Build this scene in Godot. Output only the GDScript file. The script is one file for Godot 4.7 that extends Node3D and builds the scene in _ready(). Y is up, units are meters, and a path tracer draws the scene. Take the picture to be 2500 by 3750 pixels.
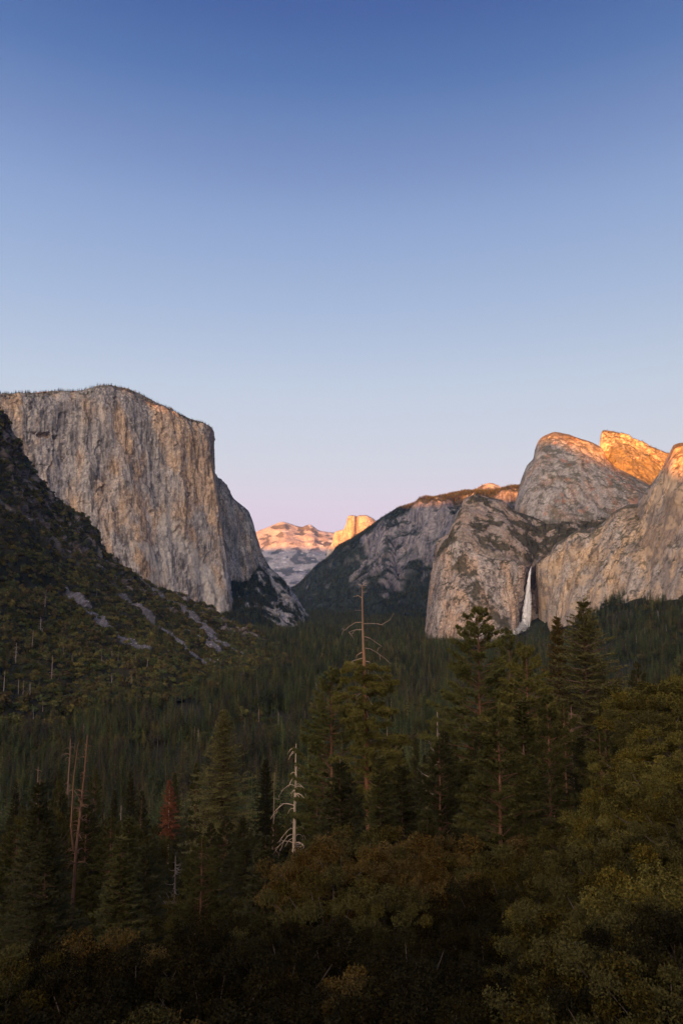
extends Node3D
# A glacial valley at sunset, seen from an overlook. Metres; the camera stands at (0, 150, 0) and looks along -z.

const FOCAL := 2640.0      # focal length in photograph pixels (2500 x 3750)
const EYE := 150.0
const FLOOR := -45.0
const EXPOSURE := 6.5
var tilt := deg_to_rad(6.1)
var rng := RandomNumberGenerator.new()
var na := FastNoiseLite.new()   # soft fractal noise
var nr := FastNoiseLite.new()   # ridged noise
var nc := FastNoiseLite.new()   # cells
var ns := FastNoiseLite.new()   # single octave
var nv := FastNoiseLite.new()   # value of the nearest cell
var sun_az := deg_to_rad(25.0)
var sun_el := deg_to_rad(2.8)
var used := {}

# ------------------------------------------------------------------ helpers

func px(x: float, y: float, d: float) -> Vector3:   # photograph pixel and forward distance -> point
	var cx := (x - 1250.0) / FOCAL
	var cy := (1875.0 - y) / FOCAL
	var fw := cos(tilt) - cy * sin(tilt)
	var up := sin(tilt) + cy * cos(tilt)
	return Vector3(cx * d / fw, EYE + up * d / fw, -d)

func to_px(p: Vector3) -> Vector2:
	var y := p.y - EYE
	var fw := -p.z * cos(tilt) + y * sin(tilt)
	var up := p.z * sin(tilt) + y * cos(tilt)
	if fw < 0.1:
		return Vector2(-9999, -9999)
	return Vector2(1250.0 + FOCAL * p.x / fw, 1875.0 - FOCAL * up / fw)

func numbered(n: String) -> String:
	var k: int = used.get(n, 0)
	used[n] = k + 1
	return n if k == 0 else "%s_%03d" % [n, k]

func tag(o: Node3D, label: String, category: String, group := "", kind := "") -> void:
	if label: o.set_meta("label", label)
	if category: o.set_meta("category", category)
	if group: o.set_meta("group", group)
	if kind: o.set_meta("kind", kind)

func base(called: String, at: Vector3) -> Node3D:
	var o := Node3D.new()
	o.name = numbered(called)
	o.position = at
	add_child(o)
	return o

func part(called: String, mesh: Mesh, m: Material, parent: Node3D) -> MeshInstance3D:
	var o := MeshInstance3D.new()
	o.name = called
	o.mesh = mesh
	o.material_override = m
	parent.add_child(o, true)
	return o

func mat(col: Color, rough := 0.95, spec := 0.2) -> StandardMaterial3D:
	var m := StandardMaterial3D.new()
	m.albedo_color = col.linear_to_srgb()
	m.roughness = rough
	m.metallic_specular = spec
	m.vertex_color_use_as_albedo = true
	return m

func sstep(a: float, b: float, x: float) -> float:
	return smoothstep(a, b, x)

# ------------------------------------------------------------------ ground

func ground(x: float, z: float) -> float:
	var d := -z
	var n := na.get_noise_2d(x * 0.004, z * 0.004)
	var h := FLOOR + n * 6.0
	# forested slope under the cliffs on the right-hand side of the valley
	var toe := 630.0
	if d < 2000.0:
		toe = lerpf(380.0, 630.0, clampf((d - 850.0) / 1150.0, 0.0, 1.0))
	elif d > 2750.0:
		toe = 695.0 + (d - 2750.0) * 0.6
	else:
		toe += 65.0 * sstep(2200.0, 2450.0, d)
	if x > toe:
		h += (x - toe) * lerpf(0.6, 0.95, sstep(2200.0, 2450.0, d)) - 40.0 * (1.0 - exp(-(x - toe) / 65.0)) + 8.0
	# far side of the valley rises slowly
	h += maxf(0.0, d - 9000.0) * 0.03
	# hillside that carries the overlook
	var hill := 148.0
	if d > 0.6:
		hill -= minf(d - 0.6, 20.0) * 0.9 + maxf(0.0, d - 20.6) * 0.29
		hill += clampf(x, -120.0, 150.0) * 0.12 * minf(1.0, d / 60.0)
	elif d < -40.0:
		hill += minf(-d - 40.0, 320.0) * 0.36 + maxf(0.0, -d - 360.0) * 0.04
	hill += na.get_noise_2d(x * 0.03, z * 0.03) * 3.0 * sstep(8.0, 40.0, absf(d))
	hill -= maxf(0.0, absf(x) - 700.0) * 0.35
	var k := 14.0
	return maxf(h, hill) + k * exp(-absf(h - hill) / k) * 0.35

func sinh_step(t: float, a: float, k: float) -> float:
	return a * sinh(k * t)

func build_ground() -> void:
	var nx := 230
	var nz := 300
	var v := PackedVector3Array()
	var c := PackedColorArray()
	for j in nz + 1:
		var z := sinh_step(lerpf(-1.0, 0.94, float(j) / nz), 26.0, 7.15)
		for i in nx + 1:
			var x := sinh_step(lerpf(-1.0, 1.0, float(i) / nx), 26.0, 6.95)
			v.append(Vector3(x, ground(x, z), z))
			var t := na.get_noise_2d(x * 0.02, z * 0.02) * 0.5 + 0.5
			c.append(Color(0.05, 0.042, 0.026).lerp(Color(0.03, 0.034, 0.016), t))
	var o := grid_mesh(v, c, nx + 1, nz + 1, "ground", mat(Color.WHITE))
	tag(o, "brown forest floor running from the overlook hillside down to the valley", "ground", "", "structure")

# vertices row by row (rows from back to front, columns from left to right)
func grid_mesh(v: PackedVector3Array, c: PackedColorArray, nu: int, nv: int, called: String, m: Material) -> MeshInstance3D:
	var n := grid_normals(v, nu, nv)
	var idx := PackedInt32Array()
	idx.resize((nu - 1) * (nv - 1) * 6)
	var k := 0
	for j in nv - 1:
		for i in nu - 1:
			var a := j * nu + i
			idx[k] = a
			idx[k + 1] = a + 1
			idx[k + 2] = a + nu
			idx[k + 3] = a + 1
			idx[k + 4] = a + nu + 1
			idx[k + 5] = a + nu
			k += 6
	var arr := []
	arr.resize(Mesh.ARRAY_MAX)
	arr[Mesh.ARRAY_VERTEX] = v
	arr[Mesh.ARRAY_NORMAL] = n
	arr[Mesh.ARRAY_COLOR] = c
	arr[Mesh.ARRAY_INDEX] = idx
	var me := ArrayMesh.new()
	me.add_surface_from_arrays(Mesh.PRIMITIVE_TRIANGLES, arr)
	return part(numbered(called), me, m, self)

func grid_normals(v: PackedVector3Array, nu: int, nv: int) -> PackedVector3Array:
	var n := PackedVector3Array()
	n.resize(v.size())
	for j in nv:
		var j0 := maxi(j - 1, 0) * nu
		var j1 := mini(j + 1, nv - 1) * nu
		for i in nu:
			var i0 := maxi(i - 1, 0)
			var i1 := mini(i + 1, nu - 1)
			n[j * nu + i] = (v[j1 + i] - v[j0 + i]).cross(v[j * nu + i1] - v[j * nu + i0]).normalized()
	return n

# ------------------------------------------------------------------ rock sheets

class Sheet:
	var nu := 0
	var nv := 0
	var v: PackedVector3Array
	var n: PackedVector3Array
	var c: PackedColorArray
	var row: PackedFloat32Array     # row coordinate (0 = first control row) of each grid row

# control columns from left to right; each a list of [px, py, distance] from the back or top to the foot
func sheet(cols: Array, nu: int, nvs: Array, smooth := 0.6) -> Sheet:
	var s := Sheet.new()
	var rows: int = cols[0].size()
	var P := []
	for c in cols:
		var q := PackedVector3Array()
		for e in c:
			q.append(e if e is Vector3 else px(e[0], e[1], e[2]))
		P.append(q)
	var cum := PackedFloat32Array([0.0])
	for k in range(1, P.size()):
		cum.append(cum[k - 1] + maxf(1.0, (P[k][1] as Vector3).distance_to(P[k - 1][1])) + 0.5 * (P[k][rows - 1] as Vector3).distance_to(P[k - 1][rows - 1]))
	var total := cum[cum.size() - 1]
	var nv := 1
	for w in nvs:
		nv += w
	s.nu = nu
	s.nv = nv
	s.v.resize(nu * nv)
	s.row.resize(nv)
	var k := 0
	for i in nu:
		var at := total * i / (nu - 1)
		while k < P.size() - 2 and cum[k + 1] < at:
			k += 1
		var t := clampf((at - cum[k]) / (cum[k + 1] - cum[k]), 0.0, 1.0)
		var line := PackedVector3Array()
		for r in rows:
			var a: Vector3 = P[k][r]
			var b: Vector3 = P[k + 1][r]
			var pre: Vector3 = P[maxi(k - 1, 0)][r]
			var post: Vector3 = P[mini(k + 2, P.size() - 1)][r]
			line.append(a.lerp(b, t).lerp(a.cubic_interpolate(b, pre, post, t), smooth))
		var j := 0
		for r in rows - 1:
			var a := line[r]
			var b := line[r + 1]
			var pre := line[maxi(r - 1, 0)]
			var post := line[mini(r + 2, rows - 1)]
			var cnt: int = nvs[r] + (1 if r == rows - 2 else 0)
			for q in cnt:
				var w: float = float(q) / float(nvs[r])
				s.v[j * nu + i] = a.lerp(b, w).lerp(a.cubic_interpolate(b, pre, post, w), smooth)
				s.row[j] = r + w
				j += 1
	s.n = grid_normals(s.v, nu, nv)
	return s

func displace(s: Sheet, f: Callable) -> void:
	for j in s.nv:
		for i in s.nu:
			var k := j * s.nu + i
			s.v[k] += s.n[k] * float(f.call(s.v[k], s.n[k], s.row[j]))
	s.n = grid_normals(s.v, s.nu, s.nv)

func paint(s: Sheet, f: Callable) -> void:
	s.c.resize(s.nu * s.nv)
	for j in s.nv:
		for i in s.nu:
			var k := j * s.nu + i
			s.c[k] = f.call(s.v[k], s.n[k], s.row[j], float(i) / s.nu)

func on_sheet(s: Sheet, x: float, y: float) -> Vector3:
	var best := Vector3.ZERO
	var least := 1e9
	for k in range(0, s.v.size(), 2):
		var q := to_px(s.v[k])
		var e := absf(q.x - x) + absf(q.y - y)
		if e < least:
			least = e
			best = s.v[k]
	return best

func line_dist(p: Vector3, pts: PackedVector3Array) -> float:
	var least := 1e9
	for k in pts.size() - 1:
		var a := pts[k]
		var ab := pts[k + 1] - a
		var t := clampf((p - a).dot(ab) / ab.length_squared(), 0.0, 1.0)
		least = minf(least, p.distance_squared_to(a + ab * t))
	return sqrt(least)

# relief of a granite wall: buttresses, vertical flutes, flakes with sharp edges, joints
func relief(p: Vector3, amp: float, size: float, tall: float) -> float:
	var q := Vector3(p.x, p.y * tall, p.z) / size
	var big := na.get_noise_3dv(q * 0.33) * 1.25
	var rough := 0.25 + 0.75 * sstep(-0.12, 0.3, na.get_noise_3dv(Vector3(p.x, p.y * 0.5, p.z) / size * 0.3 + Vector3(60, 2, 8)))   # broad clean slabs between broken ground
	var flute := nr.get_noise_3dv(Vector3(p.x, p.y * tall * 0.5, p.z) / size * 1.2) * 0.3
	var f := flake(p, size, tall) * 0.24
	var f2 := nv.get_noise_3dv(Vector3(p.x, p.y * (tall + 0.06), p.z) / size * 3.6 + Vector3(3, 9, 1)) * 0.1
	var fine := na.get_noise_3dv(Vector3(p.x, p.y * 0.4, p.z) / size * 6.0) * 0.09
	return amp * (big + (flute + f2 + fine) * rough + f)

func flake(p: Vector3, size: float, tall: float) -> float:
	var w := na.get_noise_3dv(p / size * 0.8) * 0.35
	return nv.get_noise_3dv(Vector3(p.x, p.y * (tall * 0.7 + 0.04), p.z) / size * 1.5 + Vector3(w, w, -w))

# granite: grey ground tone, warm patches, dark lichen streaks, pale scars, joints
func granite(p: Vector3, size: float, grey: Color, warm: Color, warmth: float, streak: float, pale: float, tall := 0.16) -> Color:
	var q := Vector3(p.x, p.y * 0.05, p.z) / size
	var w := na.get_noise_3dv(Vector3(p.x, p.y * 0.3, p.z) / size * 0.5 + Vector3(31, 7, 3))
	var fl := flake(p, size, tall)
	var c := grey.lerp(warm, clampf(sstep(-0.3, 0.4, w + warmth - 0.5 + fl * 0.14), 0.0, 1.0))
	c = c * (1.0 + fl * 0.08)
	var st := na.get_noise_3dv(q * 2.4 + Vector3(5, 5, 5))
	var st2 := na.get_noise_3dv(q * 8.5)
	var st3 := na.get_noise_3dv(q * 1.0 + Vector3(77, 5, 5))
	c = c.darkened(clampf((sstep(0.1, 0.34, st) * 0.42 + sstep(0.08, 0.36, st2) * 0.42 + sstep(0.08, 0.35, st3) * 0.3) * streak, 0.0, 0.7))
	c = c.lerp(c * 1.4, sstep(0.15, 0.4, -st2) * streak * 0.7)
	var pl := na.get_noise_3dv(Vector3(p.x, p.y * 0.4, p.z) / size * 1.1 + Vector3(90, 0, 0))
	c = c.lerp(Color(0.6, 0.56, 0.51), sstep(0.12, 0.4, pl + fl * 0.1) * pale)
	var jt := absf(ns.get_noise_3dv(Vector3(p.x, p.y * 0.1, p.z) / size * 2.2 + Vector3(0, 40, 0)))
	c = c.darkened((1.0 - sstep(0.0, 0.035, jt)) * 0.5)
	var j2 := absf(ns.get_noise_3dv(Vector3(p.x * 0.3, p.y, p.z * 0.3) / size * 1.6 + Vector3(9, 4, 0)))
	c = c.darkened((1.0 - sstep(0.0, 0.03, j2)) * 0.2)
	var g := na.get_noise_3dv(Vector3(p.x, p.y * 0.4, p.z) / size * 14.0)
	return c * (1.0 + g * 0.5)

func finish(s: Sheet, called: String, m: Material, label: String, category: String) -> MeshInstance3D:
	for k in s.c.size():
		var q := s.c[k]
		s.c[k] = Color(clampf(q.r, 0.006, 0.8), clampf(q.g, 0.006, 0.8), clampf(q.b, 0.006, 0.8))
	var o := grid_mesh(s.v, s.c, s.nu, s.nv, called, m)
	tag(o, label, category, "", "structure")
	return o

var S := {}     # sheets by name

const BRUSH := Color(0.045, 0.042, 0.018)
const GREY := Color(0.44, 0.405, 0.375)
const WARM := Color(0.55, 0.4, 0.27)

func build_rocks() -> void:
	var rock := mat(Color.WHITE, 0.95, 0.15)

	# the great monolith on the left: south-west face and the edge that turns away
	var el := sheet([
		[[-260, 1494, 3370], [-260, 1480, 2850], [-260, 1700, 2800], [-260, 1900, 2750], [-260, 2150, 2700]],
		[[-90, 1469, 3450], [-90, 1455, 2930], [-90, 1660, 2890], [-90, 1850, 2850], [-90, 2100, 2800]],
		[[0, 1466, 3520], [0, 1452, 3000], [5, 1630, 2960], [15, 1830, 2920], [30, 2080, 2880]],
		[[90, 1460, 3600], [90, 1446, 3080], [100, 1640, 3040], [120, 1850, 2980], [145, 2090, 2930]],
		[[183, 1448, 3670], [183, 1434, 3150], [195, 1640, 3110], [220, 1880, 3060], [250, 2120, 3000]],
		[[290, 1446, 3760], [290, 1432, 3240], [300, 1640, 3200], [330, 1900, 3140], [360, 2170, 3080]],
		[[400, 1433, 3850], [400, 1419, 3330], [410, 1650, 3270], [430, 1920, 3220], [455, 2240, 3160]],
		[[470, 1442, 3920], [470, 1428, 3400], [480, 1670, 3340], [510, 1950, 3280], [540, 2280, 3220]],
		[[560, 1485, 4000], [560, 1471, 3480], [570, 1690, 3440], [590, 1970, 3380], [625, 2310, 3310]],
		[[680, 1541, 4120], [680, 1527, 3600], [690, 1730, 3560], [710, 2000, 3490], [745, 2320, 3410]],
		[[745, 1566, 4200], [745, 1552, 3680], [752, 1750, 3630], [775, 2000, 3560], [815, 2310, 3470]],
		[[771, 1580, 4240], [771, 1566, 3720], [780, 1740, 3670], [806, 1990, 3610], [852, 2300, 3520]],
		[[776, 1594, 4340], [776, 1580, 3820], [783, 1740, 3760], [812, 1990, 3690], [856, 2300, 3600]],
		[[770, 1604, 4620], [770, 1590, 4100], [775, 1750, 4080], [800, 1990, 4050], [840, 2300, 4000]],
	], 420, [14, 110, 110, 110], 0.45)
	var amphi := on_sheet(el, 165, 1595)
	displace(el, func(p: Vector3, _n: Vector3, r: float) -> float:
		var k := sstep(0.6, 1.15, r)
		var a := Vector2(p.distance_to(amphi) * 0.6, (p.y - amphi.y) * 2.4).length() + na.get_noise_3dv(p * 0.03) * 26.0
		return -34.0 * (1.0 - sstep(16.0, 34.0, a)) + relief(p, 19.0 * k + 3.0, 95.0, 0.1) + na.get_noise_3dv(p * 0.02) * 5.0 * k)
	var nose_lines := []
	for pr in [[[610, 1900], [720, 2090], [800, 2260]], [[680, 1980], [760, 2110], [830, 2240]], [[540, 2010], [600, 2130], [690, 2230]]]:
		var pts := PackedVector3Array()
		for e in pr:
			pts.append(on_sheet(el, e[0], e[1]))
		nose_lines.append(pts)
	paint(el, func(p: Vector3, n: Vector3, r: float, u: float) -> Color:
		var warmth := 0.37 + 0.5 * sstep(0.52, 0.66, u + na.get_noise_3dv(p * 0.004) * 0.12) * (1.0 - sstep(2.3, 3.1, r + na.get_noise_3dv(p * 0.006) * 0.9))
		var pale := 0.22 + 0.6 * sstep(2.7, 3.5, r + na.get_noise_3dv(p * 0.008) * 1.5) * sstep(0.3, 0.6, u)
		var c := granite(p, 70.0, GREY * 0.93, WARM, warmth, 0.95, pale)
		for l in nose_lines:
			var e := line_dist(p, l) + na.get_noise_3dv(p * 0.02) * 30.0
			c = c.lerp(Color(0.52, 0.49, 0.44) * (1.0 + na.get_noise_3dv(p * 0.06) * 0.4), 0.65 * (1.0 - sstep(16.0, 44.0, e)))
		if n.y > 0.45 and r < 1.3:      # ledges and the rounded top carry soil and brush
			c = c.lerp(BRUSH * 2.0, sstep(0.45, 0.75, n.y + na.get_noise_3dv(p * 0.05) * 0.5) * 0.6)
		return c)
	finish(el, "granite_monolith", rock, "towering grey and tan granite monolith with a sheer streaked face above the talus slope", "cliff")
	S.el = el

	# its eastern wall
	var ee := sheet([
		[[700, 1700, 4600], [700, 1700, 4080], [740, 1900, 4000], [770, 2100, 3930], [780, 2240, 3880]],
		[[783, 1730, 4700], [783, 1735, 4150], [800, 1900, 4060], [820, 2080, 3980], [830, 2230, 3900]],
		[[797, 1750, 4750], [797, 1756, 4180], [812, 1920, 4090], [835, 2080, 4020], [845, 2220, 3950]],
		[[829, 1780, 4800], [829, 1784, 4230], [840, 1930, 4140], [858, 2080, 4080], [868, 2210, 4010]],
		[[853, 1822, 4850], [853, 1828, 4270], [865, 1950, 4190], [882, 2080, 4130], [893, 2205, 4070]],
		[[909, 1870, 4900], [909, 1876, 4350], [912, 1980, 4280], [920, 2090, 4210], [926, 2200, 4150]],
		[[926, 1912, 4950], [926, 1917, 4390], [932, 2000, 4330], [942, 2100, 4270], [950, 2200, 4200]],
		[[941, 1968, 5000], [941, 1972, 4420], [950, 2040, 4370], [962, 2110, 4330], [972, 2200, 4280]],
		[[957, 2022, 5000], [957, 2026, 4450], [966, 2070, 4420], [980, 2130, 4380], [992, 2200, 4330]],
		[[988, 2078, 5050], [988, 2083, 4490], [996, 2110, 4470], [1006, 2150, 4440], [1014, 2200, 4400]],
		[[1012, 2118, 5050], [1012, 2122, 4530], [1018, 2140, 4520], [1024, 2170, 4500], [1030, 2205, 4470]],
	], 170, [6, 46, 46, 40], 0.4)
	displace(ee, func(p: Vector3, _n: Vector3, r: float) -> float: return relief(p, 20.0 * sstep(0.6, 1.2, r) + 3.0, 70.0, 0.18))
	paint(ee, func(p: Vector3, n: Vector3, _r: float, _u: float) -> Color:
		var c := granite(p, 70.0, Color(0.4, 0.39, 0.365), Color(0.44, 0.37, 0.29), 0.32, 1.0, 0.3)
		var dark := sstep(0.02, 0.1, na.get_noise_3dv(p * 0.005 + Vector3(2, 2, 2)) + na.get_noise_3dv(p * 0.03) * 0.2)
		c = c.lerp(Color(0.12, 0.115, 0.1) * (1.0 + na.get_noise_3dv(p * 0.05) * 0.8), dark * 0.4)
		return c.lerp(BRUSH, sstep(0.4, 0.7, n.y + na.get_noise_3dv(p * 0.04) * 0.6) * 0.7))
	finish(ee, "granite_wall", rock, "dark grey-green granite wall behind the monolith's sheer edge", "cliff")

	# gully, wooded ramp and the pale slabs of the low buttress
	var gb := sheet([
		[[790, 2110, 4300], [790, 2135, 4000], [800, 2210, 3650], [810, 2332, 3150]],
		[[857, 2105, 4350], [857, 2130, 4000], [870, 2210, 3700], [880, 2332, 3250]],
		[[915, 2110, 4450], [915, 2135, 4100], [920, 2205, 3800], [930, 2332, 3350]],
		[[950, 2040, 4550], [950, 2075, 4250], [960, 2190, 3950], [985, 2332, 3450]],
		[[995, 2085, 4600], [995, 2105, 4330], [1005, 2200, 4050], [1040, 2332, 3550]],
		[[1044, 2130, 4700], [1044, 2140, 4420], [1055, 2215, 4150], [1085, 2332, 3650]],
		[[1072, 2172, 4750], [1072, 2180, 4480], [1080, 2230, 4250], [1110, 2327, 3750]],
		[[1092, 2206, 4800], [1092, 2212, 4530], [1100, 2245, 4350], [1125, 2322, 3900]],
		[[1116, 2238, 4850], [1116, 2244, 4580], [1122, 2262, 4450], [1140, 2317, 4050]],
		[[1140, 2262, 4900], [1140, 2268, 4630], [1145, 2278, 4550], [1155, 2314, 4200]],
	], 190, [8, 60, 70], 0.5)
	displace(gb, func(p: Vector3, _n: Vector3, _r: float) -> float: return relief(p, 15.0, 60.0, 0.5))
	paint(gb, func(p: Vector3, n: Vector3, r: float, u: float) -> Color:
		var c := granite(p, 55.0, Color(0.42, 0.405, 0.38), Color(0.4, 0.35, 0.29), 0.2, 0.8, 0.55)
		var wood := sstep(-0.12, 0.12, 0.42 - u + na.get_noise_3dv(p * 0.0055) * 0.75 + 0.25 * (n.y - 0.5))
		wood = maxf(wood, sstep(0.1, 0.3, na.get_noise_3dv(p * 0.012 + Vector3(9, 9, 9))) * 0.9)
		return c.lerp(Color(0.035, 0.042, 0.026) * (1.0 + na.get_noise_3dv(p * 0.08) * 0.8), wood))
	finish(gb, "rocky_buttress", rock, "low buttress of pale granite slabs with a wooded ramp at the monolith's foot", "cliff")
	S.gb = gb

	# far mountain with patches of snow, upper half in the sun
	var far := [[760, 2060], [850, 2000], [939, 1949], [978, 1933], [1022, 1914], [1041, 1912], [1086, 1927], [1108, 1930], [1118, 1925], [1135, 1922], [1145, 1927], [1163, 1942], [1195, 1949], [1240, 1955], [1320, 1975], [1420, 2000]]
	var cols := []
	for e in far:
		cols.append([[e[0], e[1] + 6, 16600], [e[0], e[1], 15600], [e[0] + 8, lerpf(e[1], 2040.0, 0.6), 14700], [e[0] + 14, 2090, 13700], [e[0] + 20, 2170, 12600], [e[0] + 20, 2240, 11600]])
	var cr := sheet(cols, 230, [6, 40, 40, 40, 10], 0.4)
	displace(cr, func(p: Vector3, _n: Vector3, r: float) -> float:
		var q := Vector3(p.x * 1.0 + p.y * 0.55, p.y * 0.3, p.z)
		return (nr.get_noise_3dv(q / 1700.0) * 40.0 + na.get_noise_3dv(q / 420.0) * 18.0 + na.get_noise_3dv(p / 140.0) * 8.0) * (0.25 if r < 1.1 else 1.0))
	paint(cr, func(p: Vector3, n: Vector3, r: float, _u: float) -> Color:
		var q := Vector3(p.x + p.y * 0.55, p.y * 0.3, p.z)
		var c := Color(0.46, 0.43, 0.4).lerp(Color(0.34, 0.315, 0.3), sstep(-0.2, 0.3, na.get_noise_3dv(q / 300.0)))
		c = c.lerp(Color(0.6, 0.56, 0.5), sstep(0.1, 0.35, na.get_noise_3dv(q / 500.0 + Vector3(20, 3, 0))) * 0.4)
		c = c.lerp(Color(0.09, 0.09, 0.07), sstep(0.13, 0.3, na.get_noise_3dv(p / 420.0 + Vector3(0, 50, 0)) + n.y * 0.14 - 0.06) * 0.8)
		var snow := sstep(0.5, 0.56, na.get_noise_3dv(Vector3(p.x, p.y * 2.5, p.z) / 330.0 + Vector3(7, 70, 0)))
		return c.lerp(Color(0.78, 0.78, 0.78), snow * 0.85) * (1.0 + na.get_noise_3dv(p / 60.0) * 0.35))
	finish(cr, "mountain", rock, "far pale granite mountain with snow patches and a sunlit upper half", "mountain")

	# the split dome beside it
	var hd := sheet([
		[[1196, 2010, 13700], [1196, 2010, 13200], [1196, 2020, 13150], [1196, 2090, 13000]],
		[[1214, 1992, 13700], [1214, 1992, 13160], [1213, 2010, 13120], [1212, 2090, 12950]],
		[[1226, 1949, 13700], [1226, 1949, 13140], [1224, 1985, 13100], [1222, 2090, 12900]],
		[[1258, 1938, 13650], [1258, 1939, 13110], [1254, 1980, 13060], [1250, 2090, 12850]],
		[[1268, 1916, 13600], [1267, 1917, 13090], [1264, 1970, 13040], [1262, 2090, 12820]],
		[[1275, 1890, 13600], [1274, 1891, 13070], [1272, 1965, 13010], [1270, 2090, 12800]],
		[[1296, 1888, 13600], [1296, 1889, 13040], [1294, 1965, 12980], [1290, 2090, 12760]],
		[[1306, 1892, 13600], [1306, 1893, 13110], [1303, 1965, 13060], [1299, 2090, 12780]],
		[[1315, 1888, 13600], [1315, 1889, 13010], [1313, 1965, 12880], [1312, 2090, 12700]],
		[[1341, 1887, 13600], [1341, 1889, 13020], [1342, 1960, 12780], [1345, 2090, 12600]],
		[[1361, 1896, 13600], [1361, 1898, 13060], [1365, 1965, 12820], [1370, 2090, 12600]],
		[[1381, 1910, 13600], [1381, 1912, 13120], [1388, 1975, 12900], [1395, 2090, 12650]],
		[[1420, 1945, 13650], [1420, 1946, 13250], [1425, 1990, 13050], [1430, 2090, 12800]],
		[[1470, 1990, 13700], [1470, 1992, 13350], [1475, 2020, 13200], [1480, 2090, 13000]],
	], 130, [5, 44, 40], 0.35)
	displace(hd, func(p: Vector3, _n: Vector3, r: float) -> float: return relief(p, 9.0 * sstep(0.7, 1.3, r), 190.0, 0.12))
	var stripe := PackedVector3Array([px(1306, 1893, 13100), px(1303, 1965, 13050), px(1299, 2040, 12900)])
	paint(hd, func(p: Vector3, _n: Vector3, _r: float, _u: float) -> Color:
		var c := granite(p, 170.0, Color(0.46, 0.42, 0.37), Color(0.5, 0.42, 0.33), 0.5, 0.8, 0.2)
		return c.darkened(0.55 * (1.0 - sstep(16.0, 34.0, line_dist(p, stripe) + na.get_noise_3dv(p * 0.02) * 22.0))))
	finish(hd, "granite_dome", rock, "split granite dome glowing in the sun at the head of the valley", "mountain")

	# long wooded ridge with purple-grey cliffs closing the valley
	var sr := sheet([
		[[1000, 2245, 8800], [1000, 2235, 8000], [1010, 2240, 7700], [1020, 2250, 7300], [1040, 2290, 6900]],
		[[1067, 2178, 8600], [1067, 2173, 7700], [1080, 2192, 7300], [1090, 2218, 6800], [1100, 2280, 6300]],
		[[1137, 2105, 8500], [1137, 2103, 7500], [1150, 2150, 7000], [1165, 2200, 6500], [1180, 2280, 5900]],
		[[1207, 2048, 8400], [1207, 2045, 7300], [1220, 2110, 6750], [1240, 2180, 6200], [1260, 2280, 5600]],
		[[1246, 2010, 8300], [1246, 2007, 7200], [1262, 2090, 6620], [1280, 2170, 6050], [1300, 2280, 5450]],
		[[1297, 1978, 8200], [1297, 1975, 7050], [1310, 2070, 6450], [1322, 2160, 5900], [1340, 2280, 5300]],
		[[1380, 1922, 8100], [1380, 1921, 6850], [1388, 2030, 6300], [1398, 2140, 5750], [1410, 2280, 5100]],
		[[1424, 1894, 8000], [1424, 1892, 6720], [1415, 1960, 6320], [1424, 2130, 5820], [1445, 2280, 5000]],
		[[1462, 1868, 8000], [1462, 1868, 6600], [1446, 1950, 6280], [1452, 2130, 5950], [1480, 2280, 4900]],
		[[1514, 1854, 8000], [1514, 1854, 6500], [1508, 1930, 6180], [1510, 2120, 5850], [1540, 2280, 4700]],
		[[1552, 1838, 8000], [1552, 1838, 6400], [1550, 1890, 6170], [1560, 2110, 5820], [1590, 2280, 4500]],
		[[1616, 1825, 8000], [1616, 1825, 6300], [1615, 1880, 6050], [1620, 2080, 5700], [1640, 2280, 4400]],
		[[1700, 1809, 8000], [1700, 1809, 6200], [1700, 1865, 5950], [1700, 2060, 5600], [1710, 2280, 4300]],
		[[1800, 1807, 8000], [1800, 1807, 6100], [1800, 1860, 5900], [1800, 2040, 5500], [1800, 2280, 4300]],
		[[1930, 1786, 8000], [1930, 1786, 6000], [1930, 1850, 5900], [1930, 2040, 5500], [1930, 2280, 4300]],
	], 330, [8, 46, 60, 50], 0.5)
	var gully := on_sheet(sr, 1540, 1975)
	displace(sr, func(p: Vector3, _n: Vector3, r: float) -> float:
		var k := sstep(0.7, 1.4, r) * 0.9 + 0.1
		return k * (relief(p, 20.0, 170.0, 0.14) + nr.get_noise_3dv(Vector3(p.x, p.y * 0.12, p.z) / 480.0) * 75.0))
	paint(sr, func(p: Vector3, n: Vector3, r: float, u: float) -> Color:
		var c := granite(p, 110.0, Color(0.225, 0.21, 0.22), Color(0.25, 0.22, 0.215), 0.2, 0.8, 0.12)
		var bare := sstep(0.44, 0.54, u + na.get_noise_3dv(p / 500.0) * 0.16) * sstep(1.0, 1.35, r + na.get_noise_3dv(p / 260.0) * 0.7) * (1.0 - sstep(2.75, 3.35, r + na.get_noise_3dv(p / 300.0) * 1.1))
		bare = maxf(bare, 0.5 * sstep(0.26, 0.42, na.get_noise_3dv(p / 330.0 + Vector3(0, 60, 0))) * sstep(1.2, 1.8, r) * (1.0 - sstep(2.8, 3.3, r)))
		bare *= 1.0 - 0.85 * sstep(0.5, 0.75, n.y + na.get_noise_3dv(p / 60.0) * 0.35)
		var wood := Color(0.038, 0.044, 0.028) * (1.0 + na.get_noise_3dv(p / 30.0) * 0.9)
		return wood.lerp(c, bare))
	finish(sr, "mountain_ridge", rock, "long dark wooded ridge with purple-grey cliffs across the valley", "mountain")
	S.sr = sr

	# bare round dome on top of that ridge
	cols = []
	for e in [[1660, 1826], [1705, 1808], [1743, 1789], [1760, 1779], [1778, 1772], [1801, 1770], [1818, 1775], [1834, 1785], [1852, 1797], [1890, 1812], [1940, 1815]]:
		cols.append([[e[0], e[1] + 3, 8600], [e[0], e[1], 8100], [e[0], lerpf(e[1], 1835.0, 0.45), 7700], [e[0], 1870, 7100]])
	var sd := sheet(cols, 110, [5, 26, 18], 0.6)
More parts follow.
